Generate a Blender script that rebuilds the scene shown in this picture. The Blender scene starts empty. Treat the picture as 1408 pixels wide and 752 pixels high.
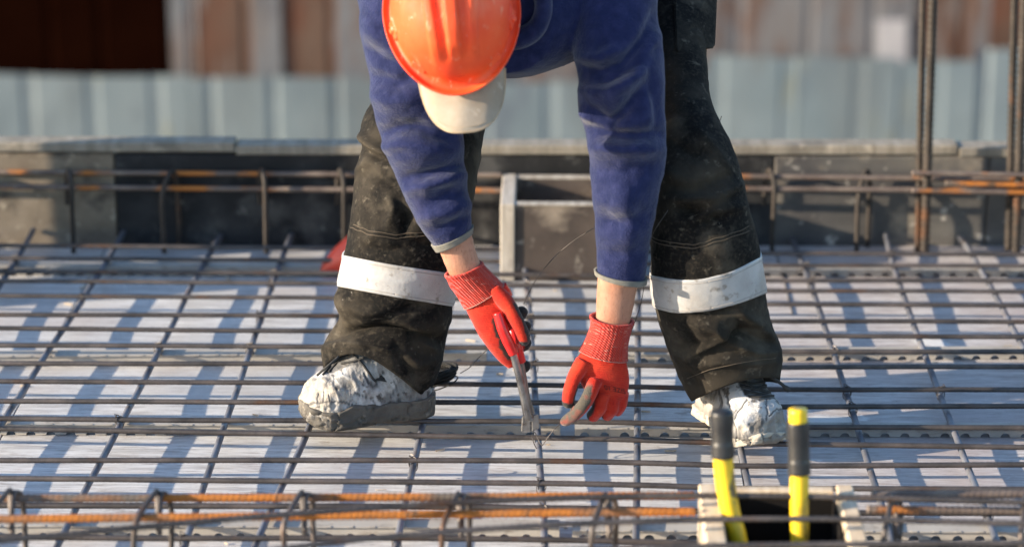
import bpy, bmesh, math, random
import numpy as np
from mathutils import Vector, Matrix
random.seed(7); rng = np.random.default_rng(7)
S = bpy.context.scene
COL = S.collection
R = math.radians

# ------------------------------------------------------------------ camera
FPX, PITCH, YAW = 3700.0, R(17.8), R(1.15)
CAM = np.array([0.0, -4.67, 1.76])
cd = bpy.data.cameras.new('camera'); cam = bpy.data.objects.new('camera', cd); COL.objects.link(cam)
cam.location = CAM; cam.rotation_euler = (R(90) - PITCH, 0, YAW)
cd.sensor_width = 36; cd.lens = FPX / 1408 * 36
cd.clip_start = 0.1; cd.clip_end = 500
cd.dof.use_dof = True; cd.dof.focus_distance = 4.74; cd.dof.aperture_fstop = 2.1
S.camera = cam
# ------------------------------------------------------------------ sky, sun, exposure
SUN_EL, SUN_AZ = R(15.2), R(75)         # low sun: light travels to the right and a little away from the camera
w = bpy.data.worlds.new('World'); S.world = w; w.use_nodes = True
nt = w.node_tree; bg = nt.nodes['Background']
sky = nt.nodes.new('ShaderNodeTexSky'); sky.sky_type = 'NISHITA'; sky.sun_disc = False
sky.ozone_density = 2.2; sky.dust_density = .6; sky.sun_elevation = SUN_EL; sky.sun_rotation = math.pi + SUN_AZ
nt.links.new(sky.outputs[0], bg.inputs[0]); bg.inputs[1].default_value = 0.15
sd = bpy.data.lights.new('sun', 'SUN'); sun = bpy.data.objects.new('sun', sd); COL.objects.link(sun)
sd.energy = 5.0; sd.angle = R(0.53); sd.color = (1.0, 0.85, 0.66)
LDIR = np.array([math.sin(SUN_AZ) * math.cos(SUN_EL), math.cos(SUN_AZ) * math.cos(SUN_EL), -math.sin(SUN_EL)])
sun.rotation_euler = Vector(LDIR).to_track_quat('-Z', 'Y').to_euler(); sun.location = (-3, -8, 6)
S.view_settings.view_transform = 'Standard'; S.view_settings.look = 'None'
S.view_settings.exposure = 1.22; S.view_settings.gamma = 1
S.cycles.use_denoising = True

# ------------------------------------------------------------------ measuring helpers
FWD = np.array([-math.sin(YAW) * math.cos(PITCH), math.cos(YAW) * math.cos(PITCH), -math.sin(PITCH)])
RGT = np.array([math.cos(YAW), math.sin(YAW), 0.0]); UPV = np.cross(RGT, FWD)
def ray(px, py): return FWD + RGT * ((px - 704) / FPX) + UPV * ((376 - py) / FPX)
def W(px, py, yw):                      # the point on the upright plane y = yw
    r = ray(px, py); return CAM + r * ((yw - CAM[1]) / r[1])
def G(px, py, z=0.0):                   # the point on the level plane at height z
    r = ray(px, py); return CAM + r * ((z - CAM[2]) / r[2])
def proj(P):
    d = np.asarray(P) - CAM; k = d @ FWD
    return 704 + FPX * (d @ RGT) / k, 376 - FPX * (d @ UPV) / k

def _h(ix, iy, iz):
    n = (ix * 374761393 + iy * 668265263 + iz * 2147483647 + 1013) & 0xffffffff
    n = ((n ^ (n >> 13)) * 1274126177) & 0xffffffff
    return ((n ^ (n >> 16)) & 0xffff) / 65535.0
def vnoise(P):
    P = np.asarray(P, float); i = np.floor(P).astype(np.int64); f = P - i; f = f * f * (3 - 2 * f)
    o = 0
    for a in (0, 1):
        for b in (0, 1):
            for c in (0, 1):
                wgt = (f[:, 0] if a else 1 - f[:, 0]) * (f[:, 1] if b else 1 - f[:, 1]) * (f[:, 2] if c else 1 - f[:, 2])
                o = o + wgt * _h(i[:, 0] + a, i[:, 1] + b, i[:, 2] + c)
    return o * 2 - 1
def fbm(P, octs=4):
    P = np.asarray(P, float); o = 0; a = 1.0
    for k in range(octs): o = o + a * vnoise(P + 17.3 * k); P = P * 2.03; a *= 0.5
    return o / 1.9
def ridged(P, octs=3):
    P = np.asarray(P, float); o = 0; a = 1.0
    for k in range(octs): o = o + a * (1 - 2 * np.abs(vnoise(P + 9.1 * k))); P = P * 1.9; a *= 0.5
    return o / 1.75

# ------------------------------------------------------------------ materials
def mat(name, cols, scale=10, stretch=(1, 1, 1), rough=0.6, metal=0.0, bump=0.0, bscale=200, bstretch=None, layers=(), sheen=0,
        detail=6, attr=None, spec=0.5, vary=0.0, bdist=0.002, coat=0, layers2=(), bands=None, weave=None, rough2=None):
    m = bpy.data.materials.new(name); m.use_nodes = True
    t = m.node_tree; N = t.nodes; L = t.links; b = N['Principled BSDF']
    tc = N.new('ShaderNodeTexCoord')
    def mapping(st):
        mp = N.new('ShaderNodeMapping'); mp.inputs['Scale'].default_value = st; L.new(tc.outputs['Object'], mp.inputs[0]); return mp.outputs[0]
    def noise(sc, st, det=detail, rg=0.6):
        n = N.new('ShaderNodeTexNoise'); n.inputs['Scale'].default_value = sc; n.inputs['Detail'].default_value = det
        n.inputs['Roughness'].default_value = rg; L.new(mapping(st), n.inputs['Vector']); return n.outputs[0]
    def mixc(fac, a, c):
        x = N.new('ShaderNodeMix'); x.data_type = 'RGBA'
        if isinstance(fac, float): x.inputs[0].default_value = fac
        else: L.new(fac, x.inputs[0])
        for s, v in ((6, a), (7, c)):
            if isinstance(v, tuple): x.inputs[s].default_value = (*v, 1)
            else: L.new(v, x.inputs[s])
        return x.outputs[2]
    def rampf(src, lo, hi):
        r = N.new('ShaderNodeMapRange'); r.inputs[1].default_value = lo; r.inputs[2].default_value = hi; L.new(src, r.inputs[0]); return r.outputs[0]
    if len(cols) == 1: c = cols[0]
    else:
        rp = N.new('ShaderNodeValToRGB'); el = rp.color_ramp.elements
        while len(el) < len(cols): el.new(0.5)
        for i, cc in enumerate(cols):
            el[i].position = 0.3 + 0.4 * i / (len(cols) - 1); el[i].color = (*cc, 1)
        L.new(noise(scale, stretch), rp.inputs[0]); c = rp.outputs[0]
    for (sc, st, lo, hi, cc) in layers:
        c = mixc(rampf(noise(sc, st), lo, hi), c, cc)
    if attr:
        for an, cc in attr:
            at = N.new('ShaderNodeAttribute'); at.attribute_name = an
            if isinstance(cc, tuple): c = mixc(at.outputs['Fac'], c, cc)
    for (sc, st, lo, hi, cc) in layers2:
        c = mixc(rampf(noise(sc, st), lo, hi), c, cc)
    if vary:
        oi = N.new('ShaderNodeObjectInfo'); hs = N.new('ShaderNodeHueSaturation')
        mr = N.new('ShaderNodeMapRange'); mr.inputs[3].default_value = 1 - vary; mr.inputs[4].default_value = 1 + vary
        L.new(oi.outputs['Random'], mr.inputs[0]); L.new(mr.outputs[0], hs.inputs['Value'])
        if isinstance(c, tuple): hs.inputs['Color'].default_value = (*c, 1)
        else: L.new(c, hs.inputs['Color'])
        c = hs.outputs[0]
    if isinstance(c, tuple): b.inputs['Base Color'].default_value = (*c, 1)
    else: L.new(c, b.inputs['Base Color'])
    if rough2 is None: b.inputs['Roughness'].default_value = rough
    else:
        rr = N.new('ShaderNodeMapRange'); rr.inputs[1].default_value = .35; rr.inputs[2].default_value = .65
        rr.inputs[3].default_value = rough; rr.inputs[4].default_value = rough2
        L.new(noise(scale * 1.7, stretch), rr.inputs[0]); L.new(rr.outputs[0], b.inputs['Roughness'])
    b.inputs['Metallic'].default_value = metal; b.inputs['Specular IOR Level'].default_value = spec
    if sheen: b.inputs['Sheen Weight'].default_value = sheen; b.inputs['Sheen Roughness'].default_value = 0.4
    if coat: b.inputs['Coat Weight'].default_value = coat; b.inputs['Coat Roughness'].default_value = .25
    nrm = None
    if bump:
        bp = N.new('ShaderNodeBump'); bp.inputs['Strength'].default_value = bump; bp.inputs['Distance'].default_value = bdist
        L.new(noise(bscale, bstretch or (1, 1, 1)), bp.inputs['Height']); nrm = bp.outputs[0]
    if bands:                           # fine ribs: (direction, scale, strength)
        wv = N.new('ShaderNodeTexWave'); wv.bands_direction = bands[0]; wv.inputs['Scale'].default_value = bands[1]
        wv.inputs['Distortion'].default_value = bands[3] if len(bands) > 3 else 0.6
        L.new(tc.outputs['Object'], wv.inputs['Vector'])
        bp2 = N.new('ShaderNodeBump'); bp2.inputs['Strength'].default_value = bands[2]; bp2.inputs['Distance'].default_value = .002
        L.new(wv.outputs['Fac'], bp2.inputs['Height'])
        if nrm: L.new(nrm, bp2.inputs['Normal'])
        nrm = bp2.outputs[0]
    if nrm: L.new(nrm, b.inputs['Normal'])
    return m

M = {}
M['ply'] = mat('plywood_film', [(.37, .36, .355), (.60, .595, .585), (.71, .705, .695)], 6, (1.0, 10, 1), .62, vary=.03, bump=.25, bscale=60, bstretch=(1, 12, 1),
               layers=[(24, (.5, 9, 1), .54, .63, (.36, .335, .32)), (2.2, (1, 1.6, 1), .52, .72, (.50, .46, .45)), (70, (.35, 7, 1), .58, .65, (.27, .23, .205)), (50, (.4, 8, 1), .60, .70, (.80, .79, .77)), (1.3, (1, 1, 1), .60, .66, (.75, .74, .72)), (1.7, (1, 1.4, 1), .50, .68, (.47, .455, .445)), (9, (.7, 1.5, 1), .66, .70, (.34, .31, .285))], rough2=.4)
M['plyb'] = mat('browner_plywood_film', [(.34, .315, .305), (.53, .50, .485), (.66, .635, .615)], 6, (1.0, 10, 1), .62, bump=.25, bscale=60, bstretch=(1, 12, 1), layers=[(20, (.5, 9, 1), .52, .62, (.33, .285, .265)), (1.9, (1, 1.5, 1), .47, .66, (.42, .365, .355)), (70, (.35, 7, 1), .57, .64, (.25, .20, .18)), (45, (.4, 8, 1), .60, .70, (.76, .74, .72)), (3.1, (1, 1.2, 1), .63, .66, (.70, .69, .67))], rough2=.45)
M['plyedge'] = mat('plywood_edge', [(.20, .10, .06), (.32, .17, .10)], 40, (1, 1, 1), .8)
M['steel'] = mat('rebar_steel', [(.055, .048, .045), (.10, .085, .078), (.16, .13, .115)], 14, (1, 1, 1), .42, .55, bump=.3, bscale=350, layers=[(9, (1, 1, 1), .58, .72, (.13, .065, .035))], vary=.15, rough2=.6)
M['steelb'] = mat('rebar_blue_steel', [(.10, .105, .125), (.17, .175, .20), (.25, .25, .27)], 12, (1, 1, 1), .40, .5, bump=.35, bscale=300, layers=[(11, (1, 1, 1), .60, .74, (.16, .10, .07))], vary=.12, rough2=.58)
M['rust'] = mat('rusty_rebar', [(.24, .075, .014), (.46, .155, .022), (.20, .085, .032)], 22, (1, 1, 1), .85, 0, bump=.5, bscale=420, layers=[(5, (1, 1, 1), .50, .62, (.13, .105, .085)), (30, (1, 1, 1), .58, .68, (.10, .06, .035))])
M['rustdark'] = mat('half_rusty_rebar', [(.10, .075, .06), (.16, .12, .10), (.24, .19, .15)], 18, (1, 1, 1), .6, .3, bump=.5, bscale=420, layers=[(7, (1, 1, 1), .52, .60, (.42, .15, .03))])
M['starter'] = mat('brown_starter_rebar', [(.022, .018, .015), (.038, .030, .024), (.062, .048, .038)], 18, (1, 1, 1), .65, .3, bump=.5, bscale=420, layers=[(7, (1, 1, 1), .60, .70, (.12, .05, .02))])
M['wire'] = mat('tie_wire', [(.05, .045, .042), (.13, .11, .10)], 60, (1, 1, 1), .45, .6)
M['plastic'] = mat('spacer_plastic', [(.36, .33, .29), (.45, .42, .37)], 9, (1, 1, 1), .6, layers=[(30, (1, 1, 3), .55, .68, (.30, .27, .23))], vary=.05)
M['timber'] = mat('pale_timber', [(.46, .34, .22), (.60, .48, .34), (.68, .58, .45)], 10, (7, 1, 7), .75, bump=.3, bscale=80, bstretch=(8, 1, 8), layers=[(14, (1, 1, 1), .58, .75, (.36, .29, .22))], vary=.06)
M['timbergrey'] = mat('weathered_timber', [(.30, .26, .21), (.42, .37, .31), (.52, .47, .40)], 9, (8, 1, 1), .8, bump=.3, bscale=80, layers=[(16, (1, 1, 1), .58, .72, (.22, .19, .16))], vary=.06)
M['film'] = mat('dark_film_ply', [(.035, .026, .022), (.07, .052, .042), (.11, .085, .068)], 7, (1, 1, 1), .5, layers=[(5, (1, 1, 1.6), .56, .70, (.27, .22, .17)), (22, (1, 1, 1), .62, .72, (.33, .29, .24))], rough2=.75)
M['innershade'] = mat('black_inner_shade', [(.008, .007, .0065), (.014, .012, .0115)], 9, (1, 1, 1), .8, spec=.15, layers=[(9, (3, 3, .5), .66, .78, (.09, .085, .08))])  # near-black colour that paints the shade inside the timber box
M['shuttershade'] = mat('shaded_weathered_board', [(.012, .012, .013), (.022, .022, .023), (.042, .042, .043)], 5, (1, 1, 1.6), .8, spec=.2, bump=.4, bscale=40, layers=[(8, (1, 1, 1), .54, .68, (.075, .073, .070)), (22, (1, 1, 1), .60, .70, (.13, .125, .115))])  # weathered board, darkened to paint in the shade on the middle edge boards
M['battens'] = mat('dusty_top_timber', [(.17, .145, .11), (.24, .21, .165), (.31, .275, .225)], 9, (5, 1, 1), .85, bump=.4, bscale=60, layers=[(6, (1, 1, 1), .52, .68, (.12, .105, .085)), (26, (1, 1, 1), .60, .7, (.36, .31, .24))])
M['shuttersun'] = mat('sunlit_stained_board', [(.13, .10, .07), (.20, .16, .115), (.27, .22, .165)], 7, (1, 1, 1.5), .8, bump=.4, bscale=40, layers=[(11, (1, 1, 1), .54, .68, (.055, .045, .036)), (30, (1, 1, 1), .60, .70, (.34, .29, .22))])  # stained board, lighter and warmer to paint in the sun on the left
M['shutter'] = mat('stained_shutter_board', [(.055, .052, .050), (.10, .093, .085), (.16, .145, .122)], 4, (1, 1, 2), .75, bump=.3, bscale=40,
                   layers=[(9, (1, 1, 1), .55, .68, (.25, .21, .16)), (3.0, (1, 1, 1), .55, .7, (.055, .05, .05)), (28, (1, 1, 1), .62, .70, (.46, .42, .36))], vary=.1)
M['fleece'] = mat('blue_fleece', [(.011, .016, .056), (.017, .023, .074), (.027, .033, .095)], 60, (1, 1, 1), 1.0, bump=.9, bscale=330, sheen=.32, spec=.1, bdist=.0025,
                  layers=[(5, (1, 1, 1), .62, .80, (.075, .075, .15))], layers2=[(230, (1, 1, 1), .775, .80, (.45, .42, .38))])
M['cufftrim'] = mat('cuff_binding', [(.14, .135, .115), (.20, .19, .165)], 80, (1, 1, 1), .9, bump=.4, bscale=500)
M['canvas'] = mat('black_work_canvas', [(.0032, .0031, .003), (.0055, .0052, .0048), (.009, .0082, .0072)], 12, (1, 1, 1), .85, bump=.6, bscale=700, spec=.15,
                  layers=[(4.2, (1, 1, 1), .48, .70, (.058, .048, .035)), (150, (1, 1, 1), .50, .74, (.036, .030, .023)), (11, (1, 1, 1), .54, .78, (.095, .080, .060)), (60, (1, 1, 1), .60, .76, (.12, .104, .08))], layers2=[(85, (1, 1, 1), .72, .74, (.34, .32, .29))])
M['reflect'] = mat('reflective_tape', [(.32, .315, .31), (.40, .395, .39), (.46, .45, .44)], 16, (1, 1, 1), .40, .0, bump=.6, bscale=60, layers=[(9, (1, 1, 1), .52, .72, (.30, .27, .235)), (45, (1, 1, 1), .58, .68, (.22, .20, .175))], spec=.6)
M['thread'] = mat('stitching', [(.42, .22, .18)], rough=.9)
M['threadtape'] = mat('tape_stitching', [(.34, .31, .28)], rough=.9)
M['threadbrown'] = mat('brown_stitching', [(.085, .065, .045)], rough=.9)
M['skin'] = mat('skin', [(.36, .170, .105), (.43, .215, .14), (.48, .255, .17)], 25, (1, 1, 1), .55, bump=.35, bscale=320, layers=[(60, (1, 1, 1), .55, .7, (.36, .17, .105))], layers2=[(7, (1, 1, 1), .58, .75, (.44, .18, .115)), (170, (1.6, 1.6, .45), .56, .68, (.30, .15, .095))])
M['glove'] = mat('red_knit_glove', [(.40, .014, .008), (.48, .024, .010), (.54, .040, .015)], 30, (1, 1, 1), .85, bump=.4, bscale=700, sheen=.25, spec=.25, bands=('Z', 90, .25, 2.0),
                 layers=[(14, (1, 1, 1), .60, .78, (.34, .035, .018))], attr=[('coat', (.030, .028, .026)), ('mud', (.075, .066, .054))])
M['gcuff'] = mat('red_ribbed_cuff', [(.46, .024, .014), (.54, .05, .03)], 40, (1, 1, 1), .9, sheen=.3, spec=.2, bands=('DIAGONAL', 130, .9, .5), bump=.3, bscale=600, layers=[(70, (1, 1, 4), .60, .68, (.66, .25, .19))])
M['print'] = mat('black_print', [(.06, .012, .01)], rough=.9)
M['helmet'] = mat('orange_helmet', [(.80, .055, .012), (.86, .085, .016), (.88, .12, .03)], 9, (1, 1, 1), .42, bump=.12, bscale=160, spec=.45,
                  layers=[(18, (1, 1, .5), .56, .78, (.84, .16, .06)), (70, (1, 1, .4), .62, .74, (.80, .27, .15))], layers2=[(130, (1, 1, 1), .71, .73, (.75, .65, .55)), (45, (5, 1, .6), .665, .69, (.62, .30, .20)), (30, (1, 6, 1), .68, .70, (.45, .05, .02))], rough2=.68)
M['cap'] = mat('beige_cap_cloth', [(.25, .20, .145), (.33, .275, .21), (.41, .36, .29)], 12, (1, 1, 1), .9, bump=.4, bscale=600, layers=[(9, (1, 1, 1), .52, .70, (.33, .25, .17)), (30, (1, 1, 1), .60, .74, (.52, .45, .36))])
M['capedge'] = mat('soiled_cap_edge', [(.30, .22, .14), (.42, .33, .23)], 40, (1, 1, 1), .9)
M['boot'] = mat('white_work_shoe', [(.33, .325, .32), (.46, .455, .45), (.56, .555, .55)], 14, (1, 1, 1), .6, bump=.8, bscale=110, bdist=.004,
                layers=[(13, (1, 1, 1), .50, .62, (.27, .255, .235)), (38, (1, 1, 1), .56, .64, (.085, .08, .078))], attr=[('crust', (.36, .31, .245)), ('dark', (.045, .044, .044))],
                layers2=[(70, (1, 1, 1), .60, .66, (.16, .145, .13))])
M['sole'] = mat('grimy_rubber_sole', [(.055, .050, .043), (.105, .093, .078), (.17, .15, .122)], 13, (1, 1, 1), .85, bump=.6, bscale=70, bdist=.004, layers=[(30, (1, 1, 1), .60, .7, (.30, .27, .22))])
M['solepale'] = mat('crusted_rubber_sole', [(.34, .29, .22), (.48, .42, .33), (.58, .52, .43)], 16, (1, 1, 1), .85, bump=.6, bscale=70, bdist=.004, layers=[(30, (1, 1, 1), .58, .7, (.16, .14, .115))])
M['lace'] = mat('black_lace', [(.016, .016, .016), (.04, .039, .037)], 60, (1, 1, 1), .85, bump=.5, bscale=700)
M['toolsteel'] = mat('bright_tool_steel', [(.14, .135, .13), (.30, .29, .28), (.46, .45, .44)], 40, (1, 1, .5), .24, .92, bump=.1, bscale=200, layers=[(50, (1, 1, 1), .58, .7, (.18, .15, .13))], rough2=.5)
M['redgrip'] = mat('red_dipped_grip', [(.60, .012, .012), (.68, .02, .018)], 30, (1, 1, 1), .30, coat=.3)
M['yellow'] = mat('yellow_handle', [(.78, .50, .012), (.82, .56, .016)], 14, (1, 1, 1), .35, layers=[(20, (1, 1, .6), .52, .66, (.40, .28, .03)), (45, (1, 1, .5), .58, .66, (.09, .07, .03))], coat=.1)
M['blackgrip'] = mat('black_rubber_grip', [(.012, .012, .013), (.030, .030, .031)], 30, (1, 1, 1), .38, bump=.1, bscale=90, layers=[(18, (1, 1, 1), .60, .75, (.10, .095, .085))])
M['redplastic'] = mat('red_plastic', [(.62, .05, .025), (.68, .075, .03)], 10, (1, 1, 1), .45, layers=[(12, (1, 1, 1), .58, .75, (.62, .16, .09))])
M['sheetblue'] = mat('grey_blue_sheet', [(.125, .165, .185), (.165, .205, .222), (.20, .240, .252)], 2.5, (1, 1, .6), .6, .0, layers=[(3.5, (2, 1, .5), .60, .74, (.19, .185, .12)), (6, (1, 1, .4), .56, .7, (.115, .14, .165)), (1.1, (1.4, 1, .5), .50, .64, (.13, .155, .165))], vary=.09)
M['sheetrust'] = mat('rusty_sheet', [(.055, .026, .016), (.088, .046, .029), (.135, .088, .062)], 2.2, (1.5, 1, .5), .85, layers=[(3.2, (2.2, 1, .6), .48, .66, (.10, .034, .016)), (6, (1.5, 1, .3), .54, .70, (.17, .15, .14))])
M['sheetgrey'] = mat('bare_grey_sheet', [(.105, .110, .120), (.145, .147, .155), (.125, .098, .083)], 2.0, (1.5, 1, .5), .75, layers=[(2.6, (2, 1, .7), .50, .66, (.115, .062, .042)), (5, (1.6, 1, .4), .56, .68, (.085, .082, .09))])
M['sheetdark'] = mat('dark_brown_sheet', [(.0055, .0015, .0008), (.0085, .0024, .0012)], 3, (1, 1, 1), 1.0, spec=.0)
M['paint'] = mat('white_paint_patch', [(.34, .32, .33), (.42, .40, .40)], 6, (1, 1, 1), .8)
M['dirt'] = mat('site_dirt', [(.14, .115, .09), (.20, .17, .14), (.26, .23, .19)], 1.5, (1, 1, 1), .95, bump=.6, bscale=20, bdist=.03)
M['concrete'] = mat('raw_concrete', [(.28, .27, .26), (.36, .35, .33)], 3, (1, 1, 1), .9, bump=.3, bscale=40)

# ------------------------------------------------------------------ mesh helpers
def link(name, me, material=None, parent=None, smooth=True):
    o = bpy.data.objects.new(name, me); COL.objects.link(o)
    if material is not None:
        me.materials.clear(); me.materials.append(material)
    if smooth: me.polygons.foreach_set('use_smooth', [True] * len(me.polygons))
    if parent is not None: o.parent = parent
    return o
def mk(name, V, F, material=None, parent=None, smooth=True):
    me = bpy.data.meshes.new(name); me.from_pydata([tuple(v) for v in V], [], [tuple(int(i) for i in f) for f in F]); me.update()
    return link(name, me, material, parent, smooth)
def tag(o, label, cat, group=None, kind=None):
    if label: o['label'] = label
    if cat: o['category'] = cat
    if group: o['group'] = group
    if kind: o['kind'] = kind
    return o
def empty(name, loc=(0, 0, 0)):
    o = bpy.data.objects.new(name, None); COL.objects.link(o); o.location = loc; o.empty_display_size = .05
    bpy.context.view_layer.update()
    return o
def adopt(child, parent):
    child.parent = parent; child.matrix_parent_inverse = Matrix.Translation(parent.location).inverted(); return child
def grid_faces(nr, nc, off=0, wrap=True):
    F = []
    for r in range(nr - 1):
        for c in range(nc if wrap else nc - 1):
            a = off + r * nc + c; b = off + r * nc + (c + 1) % nc
            F.append((a, b, b + nc, a + nc))
    return F
def tube_vf(pts, rad, segs=8, cap=True, rib=None):
    P = np.asarray(pts, float); n = len(P); rad = np.broadcast_to(np.asarray(rad, float), (n,)).copy()
    T = np.gradient(P, axis=0); T /= np.linalg.norm(T, axis=1)[:, None] + 1e-12
    up = np.array([0, 0, 1.0]) if abs(T[0][2]) < .9 else np.array([1.0, 0, 0])
    V = []
    u = np.cross(T[0], up); u /= np.linalg.norm(u)
    for i in range(n):
        u = u - T[i] * (u @ T[i]); u /= np.linalg.norm(u); v = np.cross(T[i], u)
        for k in range(segs):
            a = 2 * math.pi * k / segs
            r = rad[i] * (1 + (rib(i, a) if rib else 0))
            V.append(P[i] + r * (math.cos(a) * u + math.sin(a) * v))
    F = grid_faces(n, segs)
    if cap:
        V.append(P[0]); V.append(P[-1]); c0, c1 = len(V) - 2, len(V) - 1
        for k in range(segs):
            F.append((c0, (k + 1) % segs, k)); F.append((c1, (n - 1) * segs + k, (n - 1) * segs + (k + 1) % segs))
    return V, F
def smoothpath(pts, n, sig=None):
    P = np.asarray(pts, float); d = np.r_[0, np.cumsum(np.linalg.norm(np.diff(P, axis=0), axis=1))]; d /= d[-1]
    t = np.linspace(0, 1, n); Q = np.stack([np.interp(t, d, P[:, k]) for k in range(P.shape[1])], 1)
    return gsmooth(Q, sig if sig is not None else n / len(pts) * .45)
def gsmooth(A, sig):
    if sig < .3: return A
    k = int(3 * sig) + 1; x = np.arange(-k, k + 1); g = np.exp(-.5 * (x / sig) ** 2); g /= g.sum()
    A = np.asarray(A, float); pre = 2 * A[0] - A[1:k + 1][::-1] if len(A) > k else np.repeat(A[:1], k, 0)
    post = 2 * A[-1] - A[-k - 1:-1][::-1] if len(A) > k else np.repeat(A[-1:], k, 0)
    B = np.concatenate([pre, A, post]); return np.stack([np.convolve(B[:, j], g, 'valid') for j in range(A.shape[1])], 1)
def tube(name, pts, rad, material, parent=None, segs=8, rib=None):
    V, F = tube_vf(pts, rad, segs, True, rib); return mk(name, V, F, material, parent)
def rebar(name, pts, r, material, parent=None, pitch=.009, segs=8, wob=.0, amp=.10):
    """a ribbed bar: rings that swell and shrink along the length, skewed round the bar like rolled ribs"""
    P = np.asarray(pts, float); L = np.sum(np.linalg.norm(np.diff(P, axis=0), axis=1)); n = max(8, int(L / pitch * 3))
    Q = smoothpath(P, n, 2 if len(P) > 2 else 0)
    if wob: Q = Q + np.stack([np.zeros(n), wob * gsmooth(rng.normal(size=(n, 1)), n / 14)[:, 0] * math.sqrt(n / 14) * 1.5, np.zeros(n)], 1)
    st = L / n
    return tube(name, Q, r, material, parent, segs, rib=lambda i, a: amp * math.sin(2 * math.pi * i * st / pitch + a))
def box_vf(c, s, rz=0, bev=0):
    cx, cy, cz = c; sx, sy, sz = [k / 2 for k in s]
    V = []
    for dz in (-1, 1):
        for dx, dy in ((-1, -1), (1, -1), (1, 1), (-1, 1)):
            x, y = dx * sx, dy * sy
            V.append((cx + x * math.cos(rz) - y * math.sin(rz), cy + x * math.sin(rz) + y * math.cos(rz), cz + dz * sz))
    return V, [(3, 2, 1, 0), (4, 5, 6, 7), (0, 1, 5, 4), (1, 2, 6, 5), (2, 3, 7, 6), (3, 0, 4, 7)]
def prism(name, V8, material, parent=None, bevel=.002, jit=0):
    """a six sided piece from 8 corners (bottom four, top four), edges softened"""
    bm = bmesh.new(); vs = [bm.verts.new(tuple(np.asarray(v) + rng.normal(size=3) * jit)) for v in V8]
    for f in [(3, 2, 1, 0), (4, 5, 6, 7), (0, 1, 5, 4), (1, 2, 6, 5), (2, 3, 7, 6), (3, 0, 4, 7)]: bm.faces.new([vs[i] for i in f])
    bmesh.ops.recalc_face_normals(bm, faces=bm.faces)
    if bevel: bmesh.ops.bevel(bm, geom=list(bm.edges), offset=bevel, segments=1, affect='EDGES')
    me = bpy.data.meshes.new(name); bm.to_mesh(me); bm.free()
    return link(name, me, material, parent, False)
def box(name, c, s, material, parent=None, rz=0, bevel=.002, jit=0):
    return prism(name, box_vf(c, s, rz)[0], material, parent, bevel, jit)
def remesh(parts, voxel, smooth=4, fac=.5):
    """weld overlapping closed shells into one continuous skin"""
    V, F = [], []
    for v, f in parts:
        o = len(V); V += [tuple(p) for p in v]; F += [tuple(int(i) + o for i in q) for q in f]
    me = bpy.data.meshes.new('tmp'); me.from_pydata(V, [], F)
    bm = bmesh.new(); bm.from_mesh(me); bmesh.ops.recalc_face_normals(bm, faces=bm.faces); bm.to_mesh(me); bm.free()
    o = bpy.data.objects.new('tmp', me); COL.objects.link(o)
    r = o.modifiers.new('r', 'REMESH'); r.mode = 'VOXEL'; r.voxel_size = voxel; r.adaptivity = 0
    if smooth: s = o.modifiers.new('s', 'SMOOTH'); s.iterations = smooth; s.factor = fac
    dg = bpy.context.evaluated_depsgraph_get(); out = bpy.data.meshes.new_from_object(o.evaluated_get(dg))
    bpy.data.objects.remove(o); bpy.data.meshes.remove(me)
    return out
def coords(me):
    a = np.empty(len(me.vertices) * 3); me.vertices.foreach_get('co', a); return a.reshape(-1, 3)
def setco(me, A): me.vertices.foreach_set('co', np.asarray(A).ravel()); me.update()
def normals(me):
    a = np.empty(len(me.vertices) * 3); me.vertices.foreach_get('normal', a); return a.reshape(-1, 3)
def attr(me, name, vals):
    at = me.attributes.new(name, 'FLOAT', 'POINT'); at.data.foreach_set('value', np.asarray(vals, np.float32))
def sstep(x, a, b):
    t = np.clip((x - a) / (b - a), 0, 1); return t * t * (3 - 2 * t)
def segdist(px, py, pts):
    """distance in picture units to a polyline, and the place along it"""
    best = np.full(len(px), 1e9); along = np.zeros(len(px)); n = len(pts) - 1
    for i in range(n):
        ax, ay = pts[i]; bx, by = pts[i + 1]; dx, dy = bx - ax, by - ay; L2 = dx * dx + dy * dy
        t = np.clip(((px - ax) * dx + (py - ay) * dy) / L2, 0, 1)
        d = np.hypot(px - ax - t * dx, py - ay - t * dy); k = d < best
        best = np.where(k, d, best); along = np.where(k, (i + t) / n, along)
    return best, along
def folds(P, Nn, specs, sharp=.45, wide=1.0):
    """creases: (polyline as measured, height in metres, width); strongest mid-way, on the side that shows it"""
    px, py = proj(P); face = sstep(-(Nn @ FWD), -.15, .35); D = np.zeros(len(P))
    for pts, amp, wd in specs:
        d, t = segdist(px, py, pts); D += amp * ((1 - .9 * sharp) * np.exp(-(d / (wd * wide)) ** 2) + sharp * np.exp(-d / (.55 * wd))) * np.clip(np.sin(np.pi * (.08 + .84 * t)), 0, 1) ** .6 * face
    return D
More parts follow.
